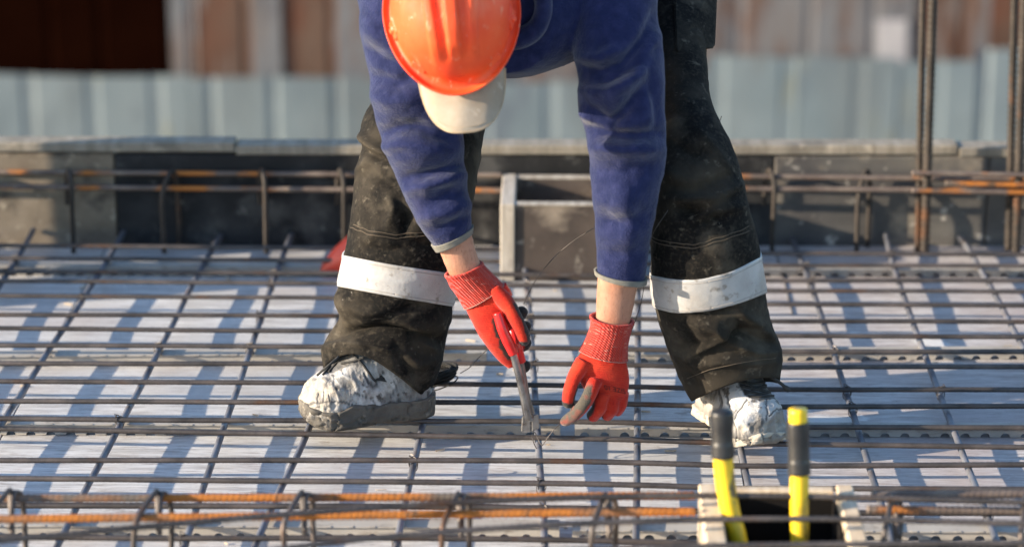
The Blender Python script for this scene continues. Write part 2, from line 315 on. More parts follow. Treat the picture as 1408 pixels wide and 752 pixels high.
def limb(secs, nv, nu, trim=None, sig=None, ratio_default=.85):
    """loft through measured cross-sections: (left x, left y, right x, right y, depth plane y[, ratio])"""
    A = np.array([[*W(s[0], s[1], s[4]), *W(s[2], s[3], s[4] + (s[6] if len(s) > 6 else 0)), s[5] if len(s) > 5 else ratio_default] for s in secs])
    C0 = (A[:, :3] + A[:, 3:6]) / 2
    d = np.r_[0, np.cumsum(np.linalg.norm(np.diff(C0, axis=0), axis=1))]; d /= d[-1]
    t = np.linspace(0, 1, nv); B = np.stack([np.interp(t, d, A[:, k]) for k in range(7)], 1)
    B = gsmooth(B, sig if sig is not None else nv / len(secs) * .33)
    C = (B[:, :3] + B[:, 3:6]) / 2; a = (B[:, 3:6] - B[:, :3]) / 2
    T = np.gradient(C, axis=0); T = gsmooth(T, nv * .02); T /= np.linalg.norm(T, axis=1)[:, None]
    b = np.cross(a, T); b /= np.linalg.norm(b, axis=1)[:, None]
    b *= -np.sign((b @ FWD))[:, None] * np.linalg.norm(a, axis=1)[:, None] * B[:, 6:7]
    th = np.linspace(0, 2 * math.pi, nu, endpoint=False)
    v = np.repeat(np.arange(nv, dtype=float)[:, None], nu, 1)
    if trim is not None: v = v * (1 - (1 - trim(th)[None, :]) * sstep(v / (nv - 1), .80, 1.0))
    i0 = np.clip(np.floor(v).astype(int), 0, nv - 2); f = (v - i0)[..., None]
    Ci = C[i0] * (1 - f) + C[i0 + 1] * f; ai = a[i0] * (1 - f) + a[i0 + 1] * f; bi = b[i0] * (1 - f) + b[i0 + 1] * f
    P = Ci + ai * np.sin(th)[None, :, None] + bi * np.cos(th)[None, :, None]
    Nn = P - Ci; Nn /= np.linalg.norm(Nn, axis=2)[..., None] + 1e-9
    return P, Nn, Ci
def closed(P):
    nv, nu, _ = P.shape; V = list(P.reshape(-1, 3)); F = grid_faces(nv, nu)
    V.append(P[0].mean(0)); V.append(P[-1].mean(0)); a, b = len(V) - 2, len(V) - 1
    for k in range(nu):
        F.append((a, (k + 1) % nu, k)); F.append((b, (nv - 1) * nu + k, (nv - 1) * nu + (k + 1) % nu))
    return V, F

# ================================================================== THE SETTING
# the building site beyond, and the storey that carries the deck
gd = mk('ground', [(-60, -40, -3.3), (60, -40, -3.3), (60, 90, -3.3), (-60, 90, -3.3)], [(0, 1, 2, 3)], M['dirt'], smooth=False)
tag(gd, 'bare brown dirt ground of the site below the deck', None, kind='structure')
st = box('concrete_storey', (0, -2.9, -1.68), (7.0, 8.2, 3.24), M['concrete'], bevel=.01); tag(st, 'grey concrete storey carrying the plywood deck', None, kind='structure')
deck = empty('formwork_deck', (0, 0, -.04)); tag(deck, 'pale worn plywood formwork deck under the rebar', None, kind='structure')
xs = [-3.49, -2.26, -1.01, .313, 1.56, 2.81]
for i in range(len(xs) - 1):
    ys = [-6.9, -3.2, -1.95, .55, 1.10] if i >= 3 else [-6.9, -3.9, -1.47, 1.10]
    for j in range(len(ys) - 1):
        g = .0012
        p = box('plywood_panel', ((xs[i] + xs[i + 1]) / 2, (ys[j] + ys[j + 1]) / 2, -.0205 + random.uniform(-.0004, .0004)), (xs[i + 1] - xs[i] - 2 * g, ys[j + 1] - ys[j] - 2 * g, .04), M['plyb'] if i >= 3 else M['ply'], bevel=.001)
        adopt(p, deck)
sm = box('joint_strip', (0, -2.9, -.044), (6.9, 7.9, .006), M['plyedge'], bevel=0); adopt(sm, deck)

# ------------------------------------------------------------------ fence of old sheet metal beyond the site
YF = 9.3
fence = empty('sheet_metal_fence', (0, YF, -3.3)); tag(fence, 'old fence of grey-blue ribbed sheets under rusty brown sheets', 'fence')
def ribbed_sheet(name, x0, x1, z0, z1, y, m, pitch=.36, ch=.075, dep=.05, ph=0.0, wave=0):
    prof = []; x = x0
    k = math.floor((x0 - ph) / pitch)
    pts = [x0]
    while True:
        c = ph + k * pitch; k += 1
        for q in (c, c + .02, c + ch - .02, c + ch):
            if x0 < q < x1: pts.append(q)
        if c > x1: break
    pts.append(x1)
    for q in pts:
        r = (q - ph) % pitch; d = dep if .019 < r < ch - .019 else (0 if r >= ch - .001 or r <= .001 else 0)
        prof.append((q, y + d))
    n = len(prof); rows = 7
    V = []
    for r_ in range(rows):
        z = z0 + (z1 - z0) * r_ / (rows - 1)
        for (q, yy) in prof: V.append((q, yy + .012 * math.sin(3.1 * z + q * 2), z + (.012 * math.sin(q * 3 + r_) if r_ == rows - 1 else 0)))
    F = grid_faces(rows, n, 0, False); o = len(V)
    V += [(a, b + .004, c) for a, b, c in V]; F += [tuple(q + o for q in f[::-1]) for f in grid_faces(rows, n, 0, False)]
    for c in range(n - 1): F.append(((rows - 1) * n + c, (rows - 1) * n + c + 1, o + (rows - 1) * n + c + 1, o + (rows - 1) * n + c))
    p = mk(name, V, F, m, None, False); adopt(p, fence); return p
def fx(px): return W(px, 100, YF)[0]
def fz(py): return W(704, py, YF)[2]
low = [(-560, 104), (-290, 107), (-15, 106), (262, 110), (540, 112), (815, 100), (972, 78), (1100, 74), (1235, 80), (1345, 66), (1600, 72), (1900, 80)]
for (a, t), (b, _) in zip(low[:-1], low[1:]):
    ribbed_sheet('sheet', fx(a), fx(b) - .004, -3.3, fz(t), YF + random.uniform(-.01, .01), M['sheetblue'], pitch=(fx(92) - fx(0)) * random.uniform(.93, 1.08), ph=fx(113) + random.uniform(-.03, .03), ch=.075 + random.uniform(-.012, .02), dep=random.uniform(.004, .012))
up = [(-560, 'sheetdark'), (-180, 'sheetdark'), (120, 'sheetdark'), (233, 'sheetgrey'), (262, 'sheetrust'), (345, 'sheetgrey'), (378, 'sheetrust'), (462, 'sheetgrey'), (560, 'sheetrust'), (690, 'sheetgrey'),
      (985, 'sheetgrey'), (1150, 'sheetgrey'), (1250, 'sheetrust'), (1330, 'sheetgrey'), (1362, 'sheetrust'), (1500, 'sheetgrey'), (1900, None)]
for (a, m), (b, _) in zip(up[:-1], up[1:]):
    ribbed_sheet('sheet', fx(a), fx(b) + .03, -2.4, .35 + random.uniform(-.08, .08), YF + .10 + random.uniform(0, .02), M[m], pitch=fx(95) - fx(0), ph=fx(50) + random.uniform(-.1, .1), ch=.06, dep=.006)
pp = prism('paint_patch', [W(x, y, YF + .085 + d) for y in (112, 28) for d, x in ((0, 1205), (0, 1248), (.01, 1247), (.01, 1207))], M['paint'], None, .003); adopt(pp, fence)
for px in (-500, 233, 830, 1440):
    p = box('fence_post', (fx(px), YF + .22, -1.5), (.09, .09, 3.6), M['timbergrey']); adopt(p, fence)

# ------------------------------------------------------------------ edge boards at the back of the deck
PL, PR = np.array([-1.245, .988]), np.array([1.017, 1.033]); PD = (PR - PL) / np.linalg.norm(PR - PL)
def edge(x, off=0.0): return PL[1] + (x - PL[0]) * PD[1] / PD[0] + off
edge_t = empty('edge_formwork', (0, edge(0), 0)); tag(edge_t, 'stained upright edge boards closing the back of the deck', 'formwork')
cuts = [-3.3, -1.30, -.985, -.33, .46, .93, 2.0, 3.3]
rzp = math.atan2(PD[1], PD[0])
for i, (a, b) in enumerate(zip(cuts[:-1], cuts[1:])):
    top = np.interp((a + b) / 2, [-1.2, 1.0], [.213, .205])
    p = box('edge_board', ((a + b) / 2, edge((a + b) / 2, .017 + random.uniform(-.002, .002)), top / 2 - .002), (b - a - .002, .03, top), M[('shutter', 'shuttersun', 'shuttershade', 'shuttershade', 'shutter', 'shutter', 'shutter')[i]], rz=rzp, bevel=.003); adopt(p, edge_t)
for a, b in ((-3.3, -.72), (-.718, .86), (.862, 3.3)):
    p = box('top_batten', ((a + b) / 2, edge((a + b) / 2, .026), np.interp((a + b) / 2, [-1.2, 1.0], [.225, .214])), (b - a, .058, .022), M['battens'], rz=rzp, bevel=.003); adopt(p, edge_t)

# ------------------------------------------------------------------ timber blocks added out of view to shade the deck and edge boards
for (x, y, wx, wy, h, lab) in ((-1.75, .50, .22, .13, .46, 'narrow upright timber shade block added out of view on the sunny side'), (-1.70, .757, .24, .10, .60, 'taller slim timber shade block added out of view near the edge boards')):
    sh = empty('shade_block', (x, y, 0)); tag(sh, lab, 'formwork')
    for nm, c, sz in (('side_board', (x - wx / 2 + .01, y, h / 2), (.02, wy - .042, h)), ('side_board', (x + wx / 2 - .01, y, h / 2), (.02, wy - .042, h)), ('face_board', (x, y - wy / 2 + .01, h / 2), (wx, .02, h)), ('face_board', (x, y + wy / 2 - .01, h / 2), (wx, .02, h))):
        p = box(nm, c, sz, M['timbergrey'], bevel=.002); adopt(p, sh)

# ================================================================== THE REBAR MAT
mat_t = empty('rebar_mat', (0, 0, .02)); tag(mat_t, 'mat of crossing steel rebars laid out over the plywood deck', 'rebar mat')
ZL, ZT, RL, RT = .030, .0415, .0062, .0050
def zbar(x, y):                            # the mat sags a little towards the right and between its spacers
    z = np.interp(x, [-1.2, -.3, 0, .14, .31, .5, .7, 1.2], [.0305, .0305, .029, .0265, .0215, .0225, .0235, .025])
    return z - .0022 * (1 - np.cos(2 * np.pi * (np.asarray(y) - .23) / .37)) * .5 - .002 * np.clip(np.asarray(y) - .2, 0, 1)
longs = [((53.5, 312), (0, 395)), ((174, 318), (0, 586)), ((305, 314), (77, 751)), ((399, 317), (253, 748)), None, ((600, 500), (545, 751)), ((725, 400), (750, 751)), ((878, 422), (875, 751)), ((1010, 560), (1030, 664)),
         ((1101, 342), (1225, 733)), ((1211, 317), (1374, 748)), ((1324, 314), (1407, 471))]
LB = []
for q in longs:
    if q is None: a, b = np.array([-.405, .95, ZL]), G(349, 748, ZL); c = G(428, 585, ZL)
    else: a, b = G(*q[0], ZL), G(*q[1], ZL); c = None
    LB.append((a, b, c))
LB += [(np.array([1.08, .98, ZL]), np.array([1.10, -.5, ZL]), None), (np.array([-1.37, .98, ZL]), np.array([-1.36, -.5, ZL]), None)]
lb_line = []
for a, b, c in LB:
    k = (b[0] - a[0]) / (b[1] - a[1]); y0, y1 = edge(a[0], -.004), -3.2
    if c is not None:
        k = (b[0] - c[0]) / (b[1] - c[1]); pts = [np.array([c[0], y0, ZL]), c, b, np.array([b[0] + k * .2 * (-3.2 - b[1]), y1, ZL])]
    else: pts = [np.array([a[0] + k * (y0 - a[1]), y0, ZL]), a, b, np.array([b[0] + k * .3 * (y1 - b[1]), y1, ZL])] if abs(a[1] - y0) > .02 else [np.array([a[0], y0, ZL]), b, np.array([b[0] + k * .3 * (y1 - b[1]), y1, ZL])]
    n = 90; Q = smoothpath(pts, n, 2); Q[:, 0] += .002 * gsmooth(rng.normal(size=(n, 1)), 6)[:, 0] * 3; Q[:, 2] = zbar(Q[:, 0], Q[:, 1]) + .0014 * gsmooth(rng.normal(size=(n, 1)), 4)[:, 0] * 3
    lb_line.append(Q)
    o = rebar('lengthwise_bar', Q, RL, M['steelb'], None, pitch=.012, segs=8, amp=.05); adopt(o, mat_t)
rows = [(333.6, 337), (354, 361), (373, 381), (386.5, 397), (407.6, 415), (430.6, 437), (453, 457), (476, 479), (499, 500), (524, 530), (551.6, 555), (576, 583), (590, 607), (632, 633), (659, 668), (695, 700), (737, 742)]
rb_line = []
for l, r in rows + [(None, k) for k in range(7)]:
    if l is None: a, b = np.array([-1, -.84 - .1 * r, ZT]), np.array([1, -.83 - .1 * r, ZT])
    else: a, b = G(20, l, ZT), G(1300, r, ZT)
    k = (b[1] - a[1]) / (b[0] - a[0]); n = 70
    X = np.linspace(-2.3, 2.3, n); Y = a[1] + k * (X - a[0])
    if l: Y = np.where(X < -1.2, a[1] + k * (-1.2 - a[0]), np.where(X > 1.2, a[1] + k * (1.2 - a[0]), Y))
    if l and l < 340: Y = np.minimum(Y, .86 + 0 * Y)
    amp = .0055 if l and 440 < l < 460 else .0026
    Y = Y + amp * gsmooth(rng.normal(size=(n, 1)), 3.5)[:, 0] * 3
    Zz = zbar(X, Y) + .0118 + .0008 * np.abs(gsmooth(rng.normal(size=(n, 1)), 3)[:, 0] * 3)
    Q = np.stack([X, Y, Zz], 1); rb_line.append(Q)
    o = rebar('crosswise_bar', Q, RT, M['steel'], None, pitch=.012, segs=7, amp=.025); adopt(o, mat_t)
# wire knots at some crossings
kv, kf = [], []
for s, (rr, tilt) in enumerate(((.0070, .5), (.0072, -.6))):
    a = np.linspace(0, 2 * math.pi, 13); v, f = tube_vf([(rr * math.cos(t) + .004 * math.sin(t) * tilt, rr * math.cos(t) * tilt * .8, -.0015 + .0132 * math.sin(t)) for t in a], .0008, 5, False)
    o = len(kv); kv += v; kf += [tuple(i + o for i in q) for q in f]
for e in (.006, -.004):
    v, f = tube_vf(smoothpath([(0, 0, .009), (.002 + e, -.003, .0125), (.006, -.004 + e, .0125 + abs(e) * .4)], 7, 1), .0010, 5); o = len(kv); kv += v; kf += [tuple(i + o for i in q) for q in f]
kme = bpy.data.meshes.new('wire_knot'); kme.from_pydata([tuple(v) for v in kv], [], kf); kme.materials.append(M['wire'])
for bi, Q in enumerate(lb_line):
    for ri, T in enumerate(rb_line[:17]):
        x0 = np.interp(0, [0, 1], [0, 1]); yy = T[np.argmin(abs(T[:, 0] - Q[40, 0]))][1]; i = np.argmin(abs(Q[:, 1] - yy)); x = Q[i, 0]; yy = np.interp(x, T[:, 0], T[:, 1])
        if rng.random() < .22 and not (abs(x + .03) < .1 and abs(yy + .25) < .1):
            o = bpy.data.objects.new('wire_knot', kme); COL.objects.link(o); o.location = (x, yy, float(zbar(x, yy)) + .007); o.rotation_euler = (0, 0, rng.uniform(-.6, .6) + (0 if rng.random() < .5 else math.pi)); adopt(o, mat_t)

# ------------------------------------------------------------------ perforated plastic spacer strips under the mat
def spacer(x0, x1, yl, yr, lab):
    pitch, rad, h, dep = .036, .0085, (.0215 if x0 < -.5 else .0165), .026
    n = int((x1 - x0) / pitch); V, F = [], []
    def plate(y, sgn):
        nonlocal V, F
        for k in range(n):
            b = x0 + k * pitch; o = len(V); arc = [(b + pitch / 2 + rad * math.cos(t), rad * .95 * math.sin(t)) for t in np.linspace(math.pi, 0, 8)]
            low = [(b, 0)] + arc + [(b + pitch, 0)]; top = [(b, h)] + [(min(max(x, b), b + pitch), h) for x, _ in arc] + [(b + pitch, h)]
            for (x, z) in low: V.append((x, y, z + .0005))
            for (x, z) in top: V.append((x, y, z + .0005))
            m = len(low)
            for i in range(m - 1): F.append((o + i, o + i + 1, o + m + i + 1, o + m + i))
    plate(0, 1); plate(.0022, 1); plate(dep, 1); plate(dep - .0022, 1)
    o = len(V)
    for z in (h - .0015, h + .0005):
        V += [(x0, -.004, z), (x0 + n * pitch, -.004, z), (x0 + n * pitch, dep + .004, z), (x0, dep + .004, z)]
    F += [tuple(o + i for i in f) for f in [(3, 2, 1, 0), (4, 5, 6, 7), (0, 1, 5, 4), (1, 2, 6, 5), (2, 3, 7, 6), (3, 0, 4, 7)]]
    for k in range(n):                       # little nibs along the top edge
        v, f = box_vf((x0 + (k + .5) * pitch, -.003, h + .0005), (.010, .004, .002)); o = len(V); V += v; F += [tuple(o + i for i in q) for q in f]
    k = (yr - yl) / 2.0; V = [(x, y + yl + k * (x + 1), z) for x, y, z in V]
    s = mk('spacer_strip', V, F, M['plastic'], None, False)
    tag(s, lab, 'spacer strip', 'plastic spacer strips under the rebar mat'); return s
SPL = ['perforated spacer strip close to the edge boards, ending by the red plastic cone', 'perforated spacer strip close to the edge boards, below the tall starter bars', 'perforated spacer strip reaching the wire coil behind the cracked shoe',
       'perforated spacer strip passing behind the black trouser leg and shoe with laces', 'perforated spacer strip running below the cracked shoe as far as the pincers', 'perforated spacer strip running from the pincers below the crusted shoe toe',
       'perforated spacer strip under the rusty bars of the front cage', 'perforated spacer strip running into the pale timber box with the tool']
for (pl, pr, segs_) in ((379, 380, ((-2.2, -.22), (.2, 2.2))), (503, 492, ((-2.2, -.135), (.03, 2.2))), (598, 600, ((-2.2, .01), (.022, 2.2))), (739, 741, ((-2.2, .005), (.017, 2.2)))):
    yl, yr = G(110, pl)[1], G(1300, pr)[1]
    for a, b in segs_: spacer(a, b, yl + random.uniform(-.003, .003), yr, SPL.pop(0))

# ================================================================== FRONT BEAM CAGE
cage = empty('beam_cage', (0, -.9, .065)); tag(cage, 'rusty ribbed beam bars held by bent stirrups in front of the worker', 'rebar cage')
ZC = .17
def cage_bar(pts, z, r, m, wob=0): 
    o = rebar('ribbed_bar', [G(*p, z) for p in pts], r, m, None, pitch=.0095, segs=10); adopt(o, cage)
cage_bar([(-420, 688), (20, 685), (400, 684), (955, 681)], ZC, .0064, M['rust']); cage_bar([(1198, 680), (1408, 679), (1800, 678)], ZC, .0064, M['rustdark'])
cage_bar([(-420, 716), (20, 713), (500, 708), (956, 703)], ZC, .0064, M['rust']); cage_bar([(1192, 700), (1408, 702), (1800, 702)], ZC, .0066, M['rustdark'])
for y in (-.945, -.858):
    for a, b in ((-1.7, .205), (.475, 1.7)):
        o = rebar('ribbed_bar', [(a, y, .078), (b, y, .078)], .0078, M['rustdark'], None, pitch=.0095); adopt(o, cage)
def stirrup(px, par, ztop, zbot, yn, yf, m, skew=.018, r=.0045, hook=True, x=None):
    x = G(px, 690, ztop)[0] if x is None else x; t = ztop + .0125; h = []
    e = rng.uniform(-.004, .004)
    pts = [(x - skew * .2 + .012, yf - .035, ztop - .045), (x + .002, yf - .004, t - .004), (x + skew * .2, yf + .002, t + .004), (x - skew * .6, yn + .012, t - .001), (x - skew, yn - .012, t - .014), (x - skew + e, yn - .0135, ztop - .04),
           (x - skew, yn - .0135, zbot + .012), (x - skew * .7, yn, zbot), (x + skew * .7, yf, zbot), (x + skew, yf + .0135, zbot + .012), (x + skew - e, yf + .0135, ztop - .03), (x + skew, yf + .012, t - .012), (x + skew * .4, yf - .002, t + .001), (x + skew * .1 + .008, yn + .035, ztop - .03)]
    if not hook: pts = pts[2:-2]
    Q = smoothpath(pts, 110, 1.6); o = tube('stirrup', Q, r, m, None, 7); adopt(o, par)
for px in (-190, 10, 213, 413, 628, 830, 1222, 1404): stirrup(px, cage, ZC, .0675, -.945, -.858, M['steel'])

# loose plain bars lying over the cage
def loose(pts, z, r, m, label):
    o = rebar('loose_bar', smoothpath([G(*p, z + dz) for p, dz in pts], 60, 5), r, m, None, pitch=.012, segs=7); tag(o, label, 'rebar'); return o
loose([((-300, 772), 0), ((0, 743), 0), ((240, 719), 0), ((460, 699), 0), ((835, 678), 0), ((1100, 681), 0), ((1408, 690), 0), ((1750, 702), 0)], .1925, .0048, M['steel'], 'long plain grey bar curving over the stirrup tops of the front cage')
loose([((250, 772), 0), ((380, 753), 0), ((480, 740), 0), ((746, 720), 0), ((937, 713), 0), ((1100, 711), 0), ((1408, 719), 0), ((1700, 728), 0)], .1925, .0046, M['steel'], 'thin grey bar crossing low in front of both yellow tool handles')
loose([((600, 762), 0), ((940, 750), 0), ((1240, 747), 0), ((1700, 745), 0)], .1925, .0046, M['steel'], 'straight bar lying across the open end of the timber box')

# ================================================================== TIMBER BOXES (openings left in the slab)
bx = empty('timber_box', (.333, -.92, 0)); tag(bx, 'open pale timber box holding the yellow-handled tool', 'formwork box')
for nm, c, s, m in (('side_board', (.2285, -.915, .085), (.030, .27, .17), 'timber'), ('side_board', (.438, -.915, .085), (.027, .27, .17), 'timber'), ('end_board', (.3335, -.7905, .0838), (.176, .020, .1676), 'timber'), ('end_board', (.3335, -1.045, .083), (.176, .020, .166), 'timber')):
    p = box(nm, c, s, M[m], bevel=.0025, jit=.0008); adopt(p, bx)
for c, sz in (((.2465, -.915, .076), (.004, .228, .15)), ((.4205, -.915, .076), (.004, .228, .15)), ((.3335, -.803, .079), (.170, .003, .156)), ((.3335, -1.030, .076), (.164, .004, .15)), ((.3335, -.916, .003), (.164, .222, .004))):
    p = box('inner_shade_sheet', c, sz, M['innershade'], bevel=0); adopt(p, bx)  # dark sheets added in place of the shade inside the box
bb = empty('dark_timber_box', (0, .88, 0)); tag(bb, 'dark film-faced plywood box standing before the edge boards', 'formwork box')
for nm, c, s, m in (('side_board', (-.1185, .872, .0855), (.030, .236, .171), 'timbergrey'), ('side_board', (.118, .872, .0855), (.030, .236, .171), 'timbergrey'),
                    ('end_board', (-.0005, .771, .083), (.205, .022, .166), 'film'), ('end_board', (-.0005, .978, .083), (.205, .022, .166), 'film'), ('top_edge', (-.0005, .771, .1675), (.205, .024, .003), 'timbergrey'), ('top_edge', (-.0005, .978, .1675), (.205, .024, .003), 'timbergrey')):
    p = box(nm, c, s, M[m], bevel=.002 if 'edge' not in nm else 0); adopt(p, bb)

# ================================================================== BACK EDGE CAGE AND STARTER BARS
bc = empty('edge_beam_cage', (0, .96, 0)); tag(bc, 'slim rusty cage of bars and stirrups along the edge boards', 'rebar cage')
for pts, off, m in (([(-200, 235), (0, 237), (480, 240), (690, 241)], -.030, 'rustdark'), ([(-200, 256), (0, 257), (480, 261), (692, 262)], -.045, 'rustdark'), ([(890, 240), (1030, 243), (1408, 247), (1700, 250)], -.030, 'rustdark'), ([(890, 258), (1030, 260), (1408, 262), (1700, 264)], -.045, 'rustdark')):
    o = rebar('ribbed_bar', [W(x, y, edge(0, off)) + np.array([0, 0, 0]) for x, y in pts], .0062, M[m], None, pitch=.011); adopt(o, bc)
for px in (-60, 97, 232, 362, 1062, 1190, 470):
    xx = W(px, 250, .96)[0]
    pts = [(xx - .012, edge(xx, -.016), .10), (xx - .012, edge(xx, -.016), .155), (xx - .004, edge(xx, -.026), .187), (xx + .004, edge(xx, -.052), .170), (xx + .006, edge(xx, -.060), .145), (xx + .004, edge(xx, -.060), .003)]
    if px in (232, 1190): pts = [(xx + .016, edge(xx, -.016), .003), (xx + .016, edge(xx, -.016), .15), (xx + .008, edge(xx, -.026), .187), (xx - .010, edge(xx, -.052), .150), (xx - .014, edge(xx, -.060), .12), (xx - .012, edge(xx, -.060), .003)]
    o = tube('stirrup', smoothpath(pts, 50, 1.5), .0055, M['starter'], None, 7); adopt(o, bc)
cs = empty('column_starter_bars', (.85, .97, 0)); tag(cs, 'tall ribbed column starter bars rising at the deck edge', 'rebar')
for (tx, bx_, off, r) in ((1269, 1262, -.044, .0072), (1283, 1272, -.067, .0098), (1395, 1387, -.030, .0085), (1409, 1398, -.068, .0098)):
    yb = edge(.83, off); a = W(bx_, 338, yb); a[2] = .001; b = W(tx, 0, yb); d = b - a; b = a + d * 1.45
    o = rebar('starter_bar', [a, b], r, M['starter'], None, pitch=.014, segs=9, amp=.15); adopt(o, cs)
for py, m in ((238, 'rustdark'), (252, 'rust'), (262, 'rustdark')):
    o = rebar('column_link', [W(1254 if py != 252 else 1300, py, edge(.83, -.082)), W(1420, py + 3, edge(.95, -.082))], .0056, M[m], None, pitch=.011); adopt(o, cs)

# ================================================================== THE WORKER
def finger(pts, rad, n=26, segs=14):
    Q = smoothpath([W(*p) for p in pts], n, 1.8); r = np.interp(np.linspace(0, 1, n), np.linspace(0, 1, len(rad)), rad)
    t = np.linspace(0, 1, n); r = r * np.sqrt(np.clip(1 - np.clip((t - .86) / .145, 0, 1) ** 2, .03, 1))
    e = Q[-1] + (Q[-1] - Q[-2]) * .2; return tube_vf(np.vstack([Q, e]), np.r_[r, r[-1] * .4], segs)
def ball(c, r, n=14):
    c = np.asarray(c, float); V = []
    r = np.broadcast_to(np.asarray(r, float), (3,))
    for i in range(1, n):
        a = math.pi * i / n
        for k in range(n * 2):
            b = math.pi * k / n; V.append(c + r * np.array([math.sin(a) * math.cos(b), math.sin(a) * math.sin(b), math.cos(a)]))
    F = grid_faces(n - 1, n * 2); V.append(c + r * [0, 0, 1]); V.append(c - r * [0, 0, 1]); t, bt = len(V) - 2, len(V) - 1; m = n * 2
    for k in range(m): F.append((t, k, (k + 1) % m)); F.append((bt, (n - 2) * m + (k + 1) % m, (n - 2) * m + k))
    return V, F

# ---- measured outlines: (left x, left y, right x, right y, depth plane[, thickness])
LEGL = [(560, -170, 715, -170, .34, .9), (540, -60, 692, -60, .24), (522, 40, 678, 40, .13), (512, 138, 668, 128, .03), (497, 182, 666, 172, -.03), (500, 203, 663, 200, -.06), (489, 238, 658, 240, -.09), (483, 292, 650, 293, -.13), (477, 324, 640, 330, -.145),
        (473, 351, 630, 372, -.15), (463, 394, 622, 421, -.145), (470, 420, 617, 444, -.135), (474, 436, 612, 462, -.13), (449, 460, 609, 486, -.135), (441, 474, 607, 505, -.14), (444, 492, 599, 526, -.14), (446, 508, 584, 549, -.14)]
LEGR = [(845, -170, 1000, -170, .34, .9), (862, -60, 985, -60, .20), (886, 30, 976, 26, .06), (896, 100, 972, 98, -.06), (899, 140, 976, 141, -.11), (900, 170, 989, 169, -.15), (900, 212, 1011, 208, -.19), (897, 275, 1027, 272, -.235), (894, 330, 1039, 322, -.245),
        (894, 376, 1045, 354, -.24), (900, 424, 1054, 402, -.225), (907, 446, 1055, 428, -.215), (918, 480, 1068, 462, -.205), (928, 508, 1074, 492, -.205), (941, 538, 1074, 514, -.205), (951, 553, 1071, 528, -.21)]
ARML = [(470, -90, 660, -90, -.16, .85), (486, -30, 655, -40, -.22), (492, 9, 650, 0, -.25), (498, 54, 648, 45, -.265), (507, 90, 645, 80, -.275), (514, 136, 640, 120, -.28), (521, 181, 635, 160, -.285), (537, 217, 634, 192, -.29), (548, 252, 638, 225, -.295), (563, 282, 643, 254, -.295), (580, 316, 650, 296, -.295), (598, 342, 649, 318, -.29)]
ARMR = [(770, -95, 900, -100, -.14, .8), (785, -30, 905, -40, -.19), (789, 30, 904, 10, -.23), (790, 66, 911, 60, -.255), (794, 90, 914, 86, -.27), (798, 112, 915, 112, -.28), (796, 136, 915, 140, -.29), (800, 166, 915, 165, -.295), (809, 187, 915, 190, -.30), (812, 210, 914, 212, -.30), (812, 240, 909, 245, -.305), (816, 289, 902, 290, -.305), (819, 340, 895, 336, -.305), (819, 378, 888, 390, -.305)]

person_parts = []
# forearms and wrists under the sleeves, running into the gloves
def solid(secs, nv, nu, sig=None):
    P, Nn, _ = limb(secs, nv, nu, sig=sig); return closed(P)
person_parts.append(solid([(548, 190, 610, 170, -.285, .8), (575, 270, 630, 245, -.29, .8), (594, 320, 644, 300, -.29, .75), (604, 346, 650, 327, -.288, .72), (613, 368, 657, 352, -.286, .7), (620, 385, 664, 370, -.284, .66), (636, 412, 672, 392, -.28, .6)], 60, 32))
person_parts.append(solid([(822, 200, 890, 205, -.30, .8), (825, 290, 886, 290, -.305, .8), (822, 360, 880, 362, -.305, .8), (821, 388, 878, 390, -.303, .8), (819, 412, 873, 415, -.300, .78), (819, 432, 868, 440, -.300, .74), (818, 455, 862, 464, -.298, .68), (812, 480, 856, 490, -.295, .5)], 60, 32))
def inner(secs, k):
    return [((s[0] + s[2]) / 2 - (s[2] - s[0]) / 2 * k, s[1] * (1 + k) / 2 + s[3] * (1 - k) / 2, (s[0] + s[2]) / 2 + (s[2] - s[0]) / 2 * k, s[3] * (1 + k) / 2 + s[1] * (1 - k) / 2, s[4], .85) for s in secs]
person_parts += [solid(inner(LEGL[:-3], .62), 60, 28), solid(inner(LEGR[:-3], .64), 60, 28), solid(inner(ARML[:-3], .62), 50, 24), solid(inner(ARMR[:-4], .62), 50, 24)]
HC = W(622, 34, -.36)                      # middle of the head
person_parts += [ball(HC, (.076, .088, .10)), ball(HC + [0, .055, -.07], (.052, .05, .055)), ball(HC + [0, .094, -.02], (.014, .018, .022)), ball(HC + [-.078, .0, -.01], (.012, .028, .032)), ball(HC + [.078, .0, -.01], (.012, .028, .032))]
sh = np.array([-.085, -.16, .82])
person_parts += [tube_vf(smoothpath([HC + [.01, .03, .02], (HC + sh) / 2 + [0, 0, .02], sh], 24, 3), np.linspace(.052, .07, 24), 20),
                 tube_vf(smoothpath([sh + [0, -.03, 0], (-.06, .05, .88), (-.02, .25, .93), (.02, .42, .93)], 30, 4), [.06, *np.linspace(.10, .13, 28), .08], 24),
                 tube_vf(smoothpath([(-.27, -.15, .83), (.09, -.12, .83)], 12, 1), .055, 18), tube_vf(smoothpath([(-.15, .36, .90), (.19, .36, .90)], 12, 1), .085, 18)]
bme = remesh(person_parts, .0055, 6); bc_ = coords(bme); setco(bme, bc_ + normals(bme) * (.0006 * fbm(bc_ * 60, 2))[:, None])
person = link('person', bme, M['skin']); tag(person, 'construction worker bending down in orange hard hat, blue fleece and black trousers, tying rebar', 'person')

